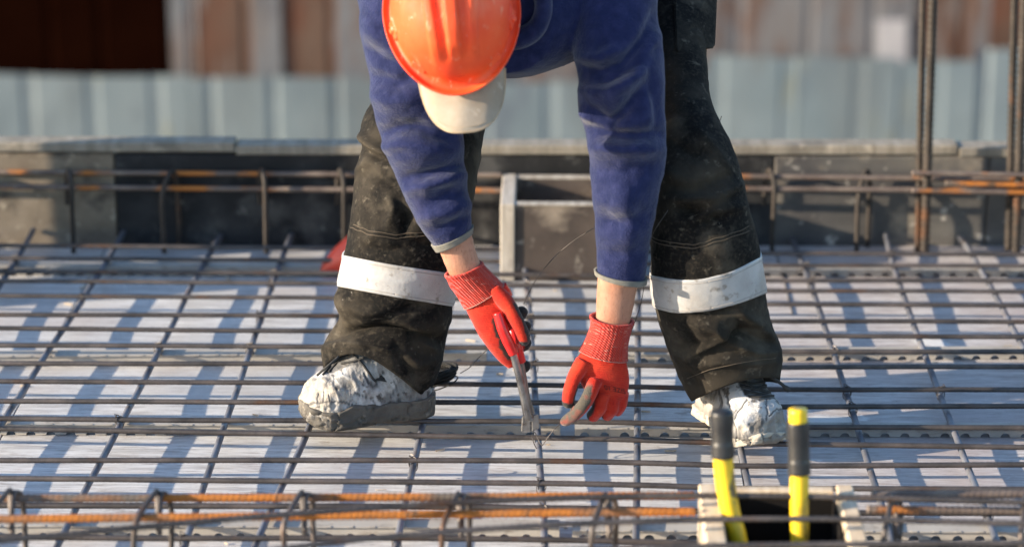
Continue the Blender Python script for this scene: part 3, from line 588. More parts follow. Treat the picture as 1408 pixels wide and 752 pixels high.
# ---- fleece jacket: both sleeves and the hanging body in one skin
def sleeve(secs, specs, seed):
    P, Nn, C = limb(secs, 170, 110); p = P.reshape(-1, 3); n = Nn.reshape(-1, 3)
    D = 1.9 * folds(p, n, specs, .08, 1.25) + .007 * fbm(p * 11 + seed, 3) + .0018 * ridged(p * np.array([9, 9, 12]) + seed + .6 * fbm(p * 6, 2)[:, None], 2)
    return closed((p + n * D[:, None]).reshape(P.shape))
foldsL = [([(521, 186), (545, 177), (578, 175), (612, 186)], -.010, 8), ([(523, 203), (555, 196), (600, 203)], .008, 9), ([(512, 128), (540, 140), (575, 133)], .007, 12), ([(510, 105), (545, 115), (580, 105)], -.007, 9), ([(500, 62), (530, 85), (560, 92)], -.006, 8),
          ([(560, 246), (592, 239), (636, 226)], -.009, 6), ([(562, 260), (600, 252), (640, 240)], .006, 7), ([(540, 220), (580, 214), (632, 204)], .006, 10), ([(585, 280), (610, 272), (646, 262)], -.006, 6), ([(580, 300), (615, 292), (648, 280)], .005, 7), ([(600, 262), (625, 258)], -.004, 5),
          ([(596, 318), (620, 308), (648, 296)], -.004, 5), ([(505, 30), (530, 60)], .006, 12)]
foldsR = [([(793, 93), (823, 98), (859, 84), (887, 57), (902, 20)], -.012, 7), ([(795, 80), (825, 82), (856, 66)], .007, 8), ([(798, 110), (830, 114), (866, 97), (900, 70)], -.009, 6), ([(806, 124), (840, 124), (880, 104)], .006, 9), ([(808, 150), (833, 168), (860, 153), (886, 120)], -.011, 7), ([(801, 169), (823, 184), (860, 189), (915, 184)], -.012, 7),
          ([(800, 152), (812, 170)], .008, 6), ([(820, 203), (860, 204), (905, 206)], .008, 9), ([(840, 140), (880, 90), (900, 50)], .007, 9), ([(815, 232), (850, 240), (895, 228)], -.005, 9), ([(818, 275), (845, 282), (880, 268)], .004, 12), ([(822, 300), (850, 308), (885, 296)], -.004, 8), ([(850, 250), (865, 300), (862, 350)], .005, 12), ([(820, 345), (850, 350), (888, 345)], -.003, 8), ([(890, 90), (905, 140), (906, 180)], -.005, 6)]
sl, sr = sleeve(ARML, foldsL, 3), sleeve(ARMR, foldsR, 8)
def ring_loft(rings, nu=64, nv=90):
    A = np.array([[*c, *r, tl] for c, r, tl in rings], float); d = np.linspace(0, 1, len(A)); t = np.linspace(0, 1, nv)
    B = gsmooth(np.stack([np.interp(t, d, A[:, k]) for k in range(A.shape[1])], 1), nv / len(A) * .4); th = np.linspace(0, 2 * math.pi, nu, endpoint=False)
    P = np.zeros((nv, nu, 3))
    for i in range(nv):
        ct, st_ = math.cos(B[i, 5]), math.sin(B[i, 5])
        for k in range(nu):
            a, b = B[i, 3] * math.cos(th[k]), B[i, 4] * math.sin(th[k]); P[i, k] = B[i, :3] + np.array([a, -b * st_, b * ct])
    return P
TP = ring_loft([((-.10, -.285, .775), (.075, .070), .1), ((-.095, -.255, .785), (.13, .095), .1), ((-.09, -.20, .80), (.185, .125), .1), ((-.08, -.10, .825), (.20, .142), .1), ((-.05, .08, .87), (.19, .145), .1), ((-.02, .22, .905), (.18, .15), .1), ((0, .36, .93), (.185, .16), .1), ((.01, .46, .94), (.17, .15), .1)])
tp = TP.reshape(-1, 3); tn = (TP - TP.mean(1, keepdims=True)).reshape(-1, 3); tn /= np.linalg.norm(tn, axis=1)[:, None]
tp = tp + tn * (.006 * fbm(tp * 9, 3) + .006 * ridged(tp * np.array([5, 9, 5]), 2))[:, None]
torso = closed(tp.reshape(TP.shape))
armpit = tube_vf(smoothpath([(.02, -.17, .79), (.08, -.20, .77), (.10, -.25, .72)], 16, 2), np.linspace(.075, .062, 16), 20)
jme = remesh([sl, sr, torso, armpit], .0042, 3); jc = coords(jme); jn = normals(jme)
setco(jme, jc + jn * (.0011 * fbm(jc * 120, 2))[:, None])
jacket = link('fleece_jacket', jme, M['fleece'], person)
# collar, cuff bindings
cl = smoothpath([W(690, -60, -.33), W(736, -35, -.315), W(750, 5, -.305), W(744, 34, -.30), W(728, 50, -.295), W(708, 56, -.29), W(690, 56, -.29)], 60, 4)
V, F = [], []
for i, c in enumerate(cl):
    for k, (dd, dz) in enumerate(((-.004, -.0), (.004, .0), (.005, .0), (-.003, .0))):
        pass
co = tube('collar', cl, .0165 + .0015 * np.sin(np.linspace(0, 9, 60)), M['fleece'], jacket, 14)
def binding(secs_line, name, wid=.009, parent=None, ratio=.85):
    """a flat band of cloth round the end of a sleeve"""
    P, Nn, C = limb(secs_line, 8, 60, sig=.6); Q = P + Nn * .002; Q2 = P - Nn * .004
    V = list(Q.reshape(-1, 3)) + list(Q2.reshape(-1, 3)); n = 8 * 60; F = grid_faces(8, 60) + [tuple(i + n for i in f[::-1]) for f in grid_faces(8, 60)]
    for k in range(60):
        k2 = (k + 1) % 60; F.append((k, n + k, n + k2, k2)); F.append((7 * 60 + k, 7 * 60 + k2, n + 7 * 60 + k2, n + 7 * 60 + k))
    return mk(name, V, F, M['cufftrim'], parent)
binding([(594, 336, 650, 311, -.29, .85), (600, 345, 649, 321, -.29, .85)], 'cuff_binding', parent=jacket)
binding([(818, 371, 889, 383, -.305, .82), (819, 377, 888, 390, -.305, .82)], 'cuff_binding', parent=jacket)

# ---- trousers
def wrapd(t, c): return np.abs((t - c + math.pi) % (2 * math.pi) - math.pi)
def hem_trim(secs, line, nv=230, nu=150):
    """how far down the cloth reaches round the leg, from the measured hem line"""
    P, Nn, _ = limb(secs, nv, nu); PX, PY = proj(P.reshape(-1, 3)); PX = PX.reshape(nv, nu); PY = PY.reshape(nv, nu); lx, ly = np.array(line).T; v = np.full(nu, nv - 1.0); R0 = int(nv * .80)
    for k in range(nu):
        if math.cos(2 * math.pi * k / nu) < .05: continue
        d = PY[R0:, k] - np.interp(PX[R0:, k], lx, ly); c_ = np.where((d[:-1] < 0) & (d[1:] >= 0))[0]
        if len(c_): v[k] = R0 + c_[0] + (-d[c_[0]]) / (d[c_[0] + 1] - d[c_[0]])
    v = np.convolve(np.r_[v[-5:], v, v[:5]], np.ones(11) / 11, 'valid'); return lambda th: v / (nv - 1)
trimL = hem_trim(LEGL, [(430, 514), (446, 504), (464, 489), (490, 485), (508, 490), (543, 514), (584, 547), (604, 552)]); trimR = hem_trim(LEGR, [(936, 558), (951, 551), (1005, 528), (1040, 519), (1072, 520), (1090, 520)])
tfL = [([(445, 470), (480, 455), (520, 453), (560, 458), (602, 466)], -.013, 7), ([(442, 478), (470, 470), (510, 472), (548, 482)], .006, 9), ([(466, 398), (476, 424), (482, 440)], .008, 10), ([(478, 416), (500, 428), (540, 432)], .007, 10), ([(520, 440), (560, 425), (600, 412)], -.008, 9), ([(545, 438), (575, 450), (604, 440)], .006, 8),
       ([(497, 182), (512, 203), (535, 218)], .011, 8), ([(500, 203), (520, 215), (540, 222)], -.011, 6), ([(490, 236), (505, 228), (516, 212)], .006, 8), ([(510, 235), (530, 250), (548, 255)], -.005, 7), ([(535, 270), (545, 290), (532, 310)], .007, 8), ([(548, 280), (560, 300), (556, 320)], -.008, 8), ([(505, 330), (520, 322), (540, 336)], .006, 6), ([(500, 340), (530, 346), (560, 342)], -.006, 5),
       ([(560, 330), (590, 338), (620, 332)], -.007, 9), ([(555, 490), (575, 500), (600, 492)], .006, 9), ([(545, 480), (560, 510), (580, 530)], -.006, 8), ([(455, 492), (470, 480), (500, 478)], .004, 6), ([(580, 470), (596, 480)], .005, 7), ([(500, 130), (520, 160)], -.005, 8)]
tfR = [([(923, 273), (950, 276), (982, 273), (1016, 255)], .009, 6), ([(930, 289), (950, 291), (968, 287)], -.013, 6), ([(962, 312), (982, 302), (1000, 294)], -.008, 6), ([(955, 300), (985, 290), (1020, 284)], .006, 7), ([(925, 258), (955, 262), (1005, 240)], -.007, 7), ([(930, 200), (955, 214), (975, 204)], -.006, 9), ([(915, 230), (940, 250)], .007, 12), ([(960, 180), (985, 210), (1005, 240)], .005, 10),
       ([(938, 437), (975, 432), (1012, 425)], -.008, 6), ([(962, 446), (985, 452), (998, 466), (972, 480), (942, 492)], .010, 8), ([(956, 490), (990, 476), (1024, 458), (1060, 470)], -.012, 9), ([(1018, 430), (1040, 448), (1066, 470)], .008, 9), ([(940, 450), (952, 470), (940, 488)], -.007, 8), ([(1015, 445), (1030, 455), (1050, 452)], -.006, 7), ([(950, 505), (990, 497), (1040, 500), (1070, 496)], .005, 9), ([(935, 500), (950, 520), (962, 540)], -.006, 7), ([(925, 470), (935, 500), (948, 535)], .005, 6), ([(1000, 470), (1040, 485), (1068, 484)], .006, 8)]
def tapezone(x, y):                         # the stiff tape holds the cloth flat
    zl_ = np.interp(x, [463, 625], [372, 398]); zr_ = np.interp(x, [893, 960, 1050], [401, 408, 378])
    return np.where(x < 760, sstep(np.abs(y - zl_), 34, 22), sstep(np.abs(y - zr_), 36, 24))
def leg(secs, specs, trim, seed, nv=230, nu=150):
    P, Nn, C = limb(secs, nv, nu, trim); sh_ = P.shape; p = P.reshape(-1, 3); n = Nn.reshape(-1, 3)
    D = 1.8 * folds(p, n, specs) + .006 * fbm(p * 7 + seed, 2) + .0060 * (ridged(p * np.array([9, 9, 14]) + seed + .7 * fbm(p * 7, 2)[:, None], 2) ** 3) + .0026 * (ridged(p * 26 + seed + .9 * fbm(p * 10, 2)[:, None], 2) ** 3)
    PX, PY = proj(p)
    D = D * (1 - .72 * tapezone(PX, PY))
    v = np.repeat(np.linspace(0, 1, nv), nu); calm = 1 - .6 * sstep(v, .965, .995)
    p = p + n * (D * calm)[:, None]; P = p.reshape(sh_)
    return P, Nn, C
PLg, NLg, CLg = leg(LEGL, tfL, trimL, 2.0); PRg, NRg, CRg = leg(LEGR, tfR, trimR, 5.0)
def hemmed(P, Nn, C):
    nv, nu, _ = P.shape; a = P[-1] * .955 + C[-1] * .045; b = P[-8] * .88 + C[-8] * .12; Q = np.concatenate([P, a[None], b[None]])
    V = list(Q.reshape(-1, 3)); return V, grid_faces(nv + 2, nu)
V1, F1 = hemmed(PLg, NLg, CLg); V2, F2 = hemmed(PRg, NRg, CRg)
V3, F3 = ball((.02, .36, .92), (.21, .17, .17), 20)
V = V1 + V2 + V3; F = F1 + [tuple(i + len(V1) for i in f) for f in F2] + [tuple(i + len(V1) + len(V2) for i in f) for f in F3]
trousers = mk('work_trousers', V, F, M['canvas'], person)
def onleg(P, Nn, line, lift=.0015, front=True):
    """points on the cloth under a measured line"""
    q = P.reshape(-1, 3); n = Nn.reshape(-1, 3); k = (n @ FWD) < .2; q = q[k]; n = n[k]; px, py = proj(q); out = []
    for x, y in line:
        d = (px - x) ** 2 + (py - y) ** 2; i = np.argsort(d)[:4]; w_ = 1 / (d[i] + .5); w_ /= w_.sum(); out.append((q[i] * w_[:, None]).sum(0) + (n[i] * w_[:, None]).sum(0) * lift)
    return np.array(out)
def dens(line, n): return smoothpath(line, n, 1)
def stitch(P, Nn, line, par, m, n=60, r=.0007, lift=.001):
    return tube('stitching', gsmooth(onleg(P, Nn, dens(line, n), lift), 1.0), r, m, par, 5)
def tape(P, Nn, r0, top, bot, name='reflective_band'):
    """reflective tape sewn right round the leg; its edges follow the measured lines where they show"""
    nv, nu, _ = P.shape; PX, PY = proj(P.reshape(-1, 3)); PX = PX.reshape(nv, nu); PY = PY.reshape(nv, nu); rows_ = np.arange(r0 - 30, r0 + 34)
    def edge_rows(line):
        lx, ly = np.array(line).T; v = np.zeros(nu)
        for k in range(nu):
            kk = k if math.cos(2 * math.pi * k / nu) >= 0 else (nu // 2 - k) % nu
            d = PY[rows_, kk] - np.interp(PX[rows_, kk], lx, ly); c_ = np.where((d[:-1] < 0) & (d[1:] >= 0))[0]
            v[k] = rows_[c_[0]] + (-d[c_[0]]) / (d[c_[0] + 1] - d[c_[0]]) if len(c_) else rows_[np.argmin(abs(d))]
        return np.convolve(np.r_[v[-4:], v, v[:4]], np.ones(9) / 9, 'valid')
    va, vb = edge_rows(top), edge_rows(bot); m_ = 22; t_ = np.linspace(0, 1, m_)[:, None]; v = va[None] * (1 - t_) + vb[None] * t_
    i_ = np.clip(np.floor(v).astype(int), 0, nv - 2); f_ = (v - i_)[..., None]; kk = np.arange(nu)[None].repeat(m_, 0)
    Q = P[i_, kk] * (1 - f_) + P[i_ + 1, kk] * f_; Nq = Nn[i_, kk]
    A = Q + Nq * (.0024 + (.0022 * ridged(Q.reshape(-1, 3) * 24 + .6 * fbm(Q.reshape(-1, 3) * 14, 2)[:, None], 2) ** 3).reshape(m_, nu, 1)); B = np.concatenate([(Q[0] - Nq[0] * .001)[None], A, (Q[-1] - Nq[-1] * .001)[None]])
    o = mk(name, list(B.reshape(-1, 3)), grid_faces(m_ + 2, nu), M['reflect'], trousers)
    for r_ in (2, m_ - 3): E = A[r_] + Nq[r_] * .0003; tube('stitching', np.vstack([E, E[:1]]), .0006, M['threadtape'], trousers, 4)
    return o
CL0 = limb(LEGL, 230, 4)[2][:, 0]; CR0 = limb(LEGR, 230, 4)[2][:, 0]
def rowc(C0, secs, k):
    s = secs[k]; c = (W(s[0], s[1], s[4]) + W(s[2], s[3], s[4])) / 2; return int(np.argmin(np.linalg.norm(C0 - c, axis=1)))
bL = tape(PLg, NLg, rowc(CL0, LEGL, 9), [(463, 350), (473, 351), (540, 364), (622, 376), (640, 378)], [(455, 392), (463, 393), (540, 407), (622, 421), (640, 424)])
bR = tape(PRg, NRg, rowc(CR0, LEGR, 9), [(880, 376), (894, 378), (925, 384), (960, 385), (1005, 374), (1046, 353), (1056, 350)], [(890, 421), (901, 423), (930, 430), (975, 427), (1020, 415), (1054, 402), (1066, 398)])
stitch(PLg, NLg, [(484, 308), (510, 318), (545, 323), (590, 318)], trousers, M['threadbrown']); stitch(PLg, NLg, [(483, 313), (510, 323), (545, 328), (590, 323)], trousers, M['threadbrown'])
stitch(PRg, NRg, [(896, 325), (920, 334), (955, 337), (1010, 320), (1032, 310)], trousers, M['threadbrown']); stitch(PRg, NRg, [(896, 330), (920, 339), (955, 342), (1010, 325), (1033, 315)], trousers, M['threadbrown'])
stitch(PRg, NRg, [(945, 520), (975, 508), (1010, 500), (1045, 494), (1072, 492)], trousers, M['threadbrown'])
# cargo pocket high on the thigh
pk = onleg(PRg, NRg, [(925, -30), (975, -30), (985, 70), (930, 76)], .004); ctr = pk.mean(0)
pv = [pk[3], pk[2] + RGT * .010, pk[2] + RGT * .012 + np.array([0, .03, .004]), pk[3] + np.array([0, .03, 0]), pk[0], pk[1] + RGT * .012, pk[1] + RGT * .014 + np.array([0, .03, 0]), pk[0] + np.array([0, .03, 0])]
prism('cargo_pocket', [p - FWD * .004 for p in pv], M['canvas'], trousers, .004)

# ---- hard hat and the cap worn under it
TILT, ROLL = R(21), R(5.5)
hx = RGT * math.cos(ROLL) + UPV * math.sin(ROLL); hu = -RGT * math.sin(ROLL) + UPV * math.cos(ROLL)
crown = -FWD * math.cos(TILT) + hu * math.sin(TILT); front = -hu * math.cos(TILT) - FWD * math.sin(TILT)
HB = W(621, 15, -.385)
def H(x, f, c): return HB + hx * x + front * f + crown * c
def helm_r(a): return 1.0
nt_, nr_ = 144, 46; V = []; 
def shell(off, brim=True):
    V = []
    for i in range(nr_ + 1):
        ph = (math.pi / 2) * i / nr_
        for k in range(nt_):
            a = 2 * math.pi * k / nt_; sx, sf = math.sin(a), math.cos(a)
            ax_, fl = .0985, .126 if sf > 0 else .122
            s = math.sin(ph) ** .86; x, f = ax_ * sx * s, fl * sf * s; c = .128 * math.cos(ph) ** .80
            rb = 0
            ln = sstep(np.array(abs(f)), .121, .100)
            for x0, w0, h0 in ((0.0, .0095, .0105), (-.034, .0070, .0070), (.034, .0070, .0070)):
                rb += h0 * float(sstep(np.array(abs(x - x0 * (1 - .25 * (f / .13) ** 2))), w0 + .0030, w0 - .0020))
            rb *= float(ln) * float(sstep(np.array(c), .004, .03))
            n = np.array([x / ax_ ** 2, f / fl ** 2, c / .128 ** 2]); n /= np.linalg.norm(n) + 1e-9
            q = np.array([x, f, c]) + n * (rb + off); V.append(H(*q))
    return V
V = shell(0); F = []
for i in range(nr_):
    for k in range(nt_):
        a = i * nt_ + k; b = i * nt_ + (k + 1) % nt_; F.append((a, b, b + nt_, a + nt_))
# brim: a gutter and an out-turned lip, a little longer at the front
base = nr_ * nt_; prev = base
for (dr, dc) in ((.0035, -.001), (.0075, -.0015), (.0105, .0005), (.0125, .0030), (.0138, .0020), (.0135, -.0015), (.0100, -.0050), (.0040, -.0060), (-.0030, -.004)):
    o = len(V)
    for k in range(nt_):
        a = 2 * math.pi * k / nt_; sx, sf = math.sin(a), math.cos(a); fl = .126 if sf > 0 else .122; e = dr * (1 + .55 * max(sf, 0) ** 3)
        V.append(H((.0985 + e) * sx, (fl + e) * sf, dc - .010 * max(sf, 0) ** 4 * (dr > 0)))
    for k in range(nt_): F.append((prev + k, prev + (k + 1) % nt_, o + (k + 1) % nt_, o + k))
    prev = o
hat = mk('hard_hat', V, F, M['helmet'], person)
def hatbox(a_deg, c0, sx, sy, sz, name):
    a = R(a_deg); x, f = .0975 * math.sin(a), .125 * math.cos(a); t = np.array([math.cos(a), -math.sin(a)]); r_ = np.array([math.sin(a), math.cos(a)])
    C = np.array([x, f]); vs = []
    for cc in (c0, c0 + sz):
        for u, v in ((-1, -1), (1, -1), (1, 1), (-1, 1)):
            sh_ = .006 if cc > c0 else 0
            q = C + t * u * sx / 2 * (1 - .15 * (cc > c0)) + r_ * (v * sy / 2 - sh_); vs.append(H(q[0], q[1], cc))
    return prism(name, vs, M['helmet'], hat, .0022)
for ad in (75, -75): hatbox(ad, .006, .034, .012, .030, 'accessory_slot'); hatbox(ad, .012, .012, .020, .012, 'slot_clip')
for ad in (38, -38): hatbox(ad, .002, .030, .012, .013, 'brim_lug')
# cap peak
nU, nW = 40, 22; T_, B_ = [], []
for i in range(nW):
    s = i / (nW - 1)
    for k in range(nU):
        u = -1 + 2 * k / (nU - 1); wd = .0715 * (1 - .05 * s); ln = .085 + .112 * s * math.sqrt(max(0, 1 - (abs(u) ** 2.6) * .93)) 
        x = wd * u + .006; f = ln; c = -.016 - .016 * u * u - .022 * s - .004 * s * s + .0006 * math.sin(9 * u + 3 * s)
        T_.append(H(x, f, c)); B_.append(H(x, f, c - .0035))
n = nU * nW; F = grid_faces(nW, nU, 0, False) + [tuple(i + n for i in f[::-1]) for f in grid_faces(nW, nU, 0, False)]
edgei = [k for k in range(nU)][::-1] + [i * nU for i in range(1, nW)] + [(nW - 1) * nU + k for k in range(1, nU)] + [i * nU + nU - 1 for i in range(nW - 2, 0, -1)]
for a, b in zip(edgei, edgei[1:] + edgei[:1]): F.append((a, b, b + n, a + n))
cap = mk('cap', T_ + B_, F, M['cap'], person)
rim = [np.array(T_[(nW - 1) * nU + k]) * .5 + np.array(B_[(nW - 1) * nU + k]) * .5 for k in range(nU)]; rim = [np.array(T_[i * nU]) for i in range(6, nW - 1)] + rim + [np.array(T_[i * nU + nU - 1]) for i in range(nW - 2, 5, -1)]
tube('peak_edge', gsmooth(np.array(rim), .8), .0024, M['capedge'], cap, 8)
for s_ in (.94,):
    tube('stitching', gsmooth(np.array([H(.0715 * (1 - .05 * s_) * u * s_ ** .3 + .006, .085 + .112 * s_ * math.sqrt(max(0, 1 - (abs(u) ** 2.6) * .93)), -.016 - .016 * (u * s_ ** .3) ** 2 - .022 * s_ - .004 * s_ ** 2 + .0004) for u in np.linspace(-.95, .95, 40)]), 1), .0005, M['capedge'], cap, 4)

# ---- gloves
def glove(parts, name, voxel=.0019, smooth=4):
    me = remesh(parts, voxel, smooth); c = coords(me); n = normals(me)
    setco(me, c + n * (.0007 * fbm(c * 90, 3))[:, None]); return me
def capsule_mask(c, pts, rad, soft=.15):
    """1 near a finger's own bones"""
    Q = np.array([W(*p) for p in pts]); best = np.full(len(c), 9.0); al = np.zeros(len(c)); m_ = len(Q) - 1
    for i in range(m_):
        d = Q[i + 1] - Q[i]; t = np.clip(((c - Q[i]) @ d) / (d @ d), 0, 1); k = np.linalg.norm(c - Q[i] - t[:, None] * d, axis=1); up_ = k < best; best = np.where(up_, k, best); al = np.where(up_, (i + t) / m_, al)
    return sstep(best, rad * 1.25, rad * 1.02), al
# the hand on the tool
PALM1 = [(636, 414, 684, 385, -.283, .52), (646, 437, 698, 405, -.285, .52), (655, 455, 708, 428, -.285, .52), (667, 474, 712, 450, -.282, .50), (680, 490, 713, 473, -.278, .46), (690, 501, 713, 490, -.276, .42), (699, 507, 712, 501, -.275, .36)]
TH1 = [(680, 398, -.292), (698, 418, -.306), (712, 444, -.316), (720, 462, -.316), (722, 475, -.312)]
F1s = [[(700, 440, -.262), (714, 434, -.240), (721, 424, -.246)], [(704, 456, -.258), (720, 455, -.236), (724, 443, -.243)], [(706, 474, -.256), (720, 475, -.240), (725, 466, -.246)], [(698, 492, -.268), (714, 500, -.255), (729, 507, -.258)]]
parts = [solid(PALM1, 40, 40), finger(TH1, [.014, .0145, .0132, .0122, .0112])] + [finger(f, [.0125, .0118, .0105]) for f in F1s]
g1 = glove(parts, 'glove'); c = coords(g1); n = normals(g1); px, py = proj(c)
m, al = capsule_mask(c, TH1, .0145); coat = m * sstep(al + .04 * fbm(c * 120, 2), .78, .84)
coat = np.maximum(coat, m * sstep(n @ RGT + .15 * fbm(c * 100, 2), .45, .62) * sstep(al, .2, .3))
for f in F1s:
    m2, a2 = capsule_mask(c, f, .0118); coat = np.maximum(coat, m2 * sstep(a2, .25, .4) * sstep(n @ FWD, -1.2, -1.1))
coat = np.maximum(coat, sstep(n @ FWD, .1, .35))
d, _ = segdist(px, py, [(684, 440), (690, 458), (700, 486)]); coat = np.maximum(coat, sstep(d + 5 * fbm(c * 140, 3), 10, 7) * (1 - m))
attr(g1, 'coat', coat); attr(g1, 'mud', .0 * coat)
glove1 = link('glove', g1, M['glove'], person); glove1['label'] = 'red glove gripping the pincers'
# the hand that holds the wire end
PALM2 = [(812, 470, 860, 482, -.297, .50), (799, 482, 861, 496, -.295, .46), (790, 500, 865, 512, -.292, .44), (792, 516, 866, 524, -.288, .44), (801, 530, 863, 540, -.284, .45), (808, 545, 858, 553, -.280, .46), (814, 556, 852, 562, -.276, .40)]
TH2 = [(803, 496, -.300), (790, 517, -.308), (783, 538, -.306), (780, 560, -.298)]
IX2 = [(818, 522, -.306), (812, 540, -.320), (803, 557, -.320), (791, 570, -.308), (772, 582, -.286)]
F2s = [[(829, 540, -.295), (823, 563, -.300), (812, 575, -.284)], [(843, 543, -.287), (841, 562, -.290), (832, 573, -.274)], [(855, 538, -.276), (853, 556, -.278), (846, 567, -.264)]]
parts = [solid(PALM2, 40, 40), finger(TH2, [.0150, .0130, .0120, .0108]), finger(IX2, [.0130, .0118, .0112, .0092])] + [finger(f, [.0135, .0125, .0115]) for f in F2s]
g2 = glove(parts, 'glove'); c = coords(g2); n = normals(g2); px, py = proj(c)
m, al = capsule_mask(c, TH2, .0125); coat = m * np.maximum(sstep(al + .04 * fbm(c * 120, 2), .80, .86), sstep(n @ RGT, .55, .75) * sstep(al, .35, .5))
mi, ai = capsule_mask(c, IX2, .0118); dd, aa = segdist(px, py, [(806, 530), (803, 552), (788, 573), (768, 581)]); mud = mi * sstep(dd + 3 * fbm(c * 120, 2), 10.5, 7.5) * sstep(ai, .05, .2)
coat = np.maximum(coat, sstep(n @ FWD, .1, .3) * (1 - mud)); coat = np.maximum(coat, mud * .0)
for f in F2s: m2, a2 = capsule_mask(c, f, .012); coat = np.maximum(coat, m2 * sstep(-(n @ RGT), .55, .75) * sstep(a2, .2, .4))
attr(g2, 'coat', coat); attr(g2, 'mud', mud * np.clip(.95 + .7 * fbm(c * 70, 2), .6, 1))
glove2 = link('glove', g2, M['glove'], person); glove2['label'] = 'red glove with muddy grey forefinger holding the wire end'
def knit_cuff(secs, parent):
    P, Nn, C = limb(secs, 46, 96, sig=2.0); n = 46 * 96
    rib = .0006 * np.sin(np.arange(96) * 2 * np.pi / 96 * 32)[None, :, None]
    lip = np.exp(-((np.arange(46) - 1.5) / 2.2) ** 2)[:, None, None] * .0016
    wob = (.0012 * fbm(P.reshape(-1, 3) * 45, 2)).reshape(46, 96, 1)
    A = P + Nn * (.0028 + rib + lip + wob); B = P - Nn * .001
    V = list(A.reshape(-1, 3)) + list(B.reshape(-1, 3)); F = grid_faces(46, 96) + [tuple(i + n for i in f[::-1]) for f in grid_faces(46, 96)]
    for k in range(96): k2 = (k + 1) % 96; F.append((k, n + k, n + k2, k2))
    o = mk('knit_cuff', V, F, M['gcuff'], parent)
    E = A[-2] + Nn[-2] * .0006; tube('cuff_seam', np.vstack([E, E[:1]]), .0006, M['thread'], parent, 5); return o
cf1 = knit_cuff([(614, 377, 660, 362, -.286, .74), (620, 392, 668, 371, -.285, .68), (630, 406, 678, 380, -.284, .60), (641, 424, 691, 394, -.284, .55)], glove1)
cf2 = knit_cuff([(814, 434, 869, 442, -.300, .80), (814, 450, 865, 458, -.299, .70), (807, 466, 861, 476, -.298, .60), (798, 482, 861, 496, -.296, .50)], glove2)
# size stamp on the back of the glove, upside down to us
tcu = bpy.data.curves.new('size_print', 'FONT'); tcu.body = 'SIZE 10'; tcu.size = 1; to = bpy.data.objects.new('size_print', tcu); COL.objects.link(to)
dg = bpy.context.evaluated_depsgraph_get(); tme = bpy.data.meshes.new_from_object(to.evaluated_get(dg)); bpy.data.objects.remove(to)
tc_ = coords(tme); wid = tc_[:, 0].max(); ux = (tc_[:, 0] / wid - .5); uy = tc_[:, 1] / wid
ang = R(168); tx = 845 + 30 * (ux * math.cos(ang) - uy * math.sin(-ang)) ; ty = 532 + 30 * (ux * math.sin(-ang) * -1 * -1 - uy * math.cos(ang))
from mathutils.bvhtree import BVHTree
bvh = BVHTree.FromPolygons([Vector(v) for v in coords(g2)], [tuple(p.vertices) for p in g2.polygons]); res = []
for x, y in zip(tx, ty):
    h = bvh.ray_cast(Vector(CAM), Vector(ray(x, y)).normalized()); res.append((np.array(h[0]) if h[0] is not None else W(x, y, -.32)) - FWD * .0009)
setco(tme, np.array(res)); link('size_print', tme, M['print'], glove2, False)

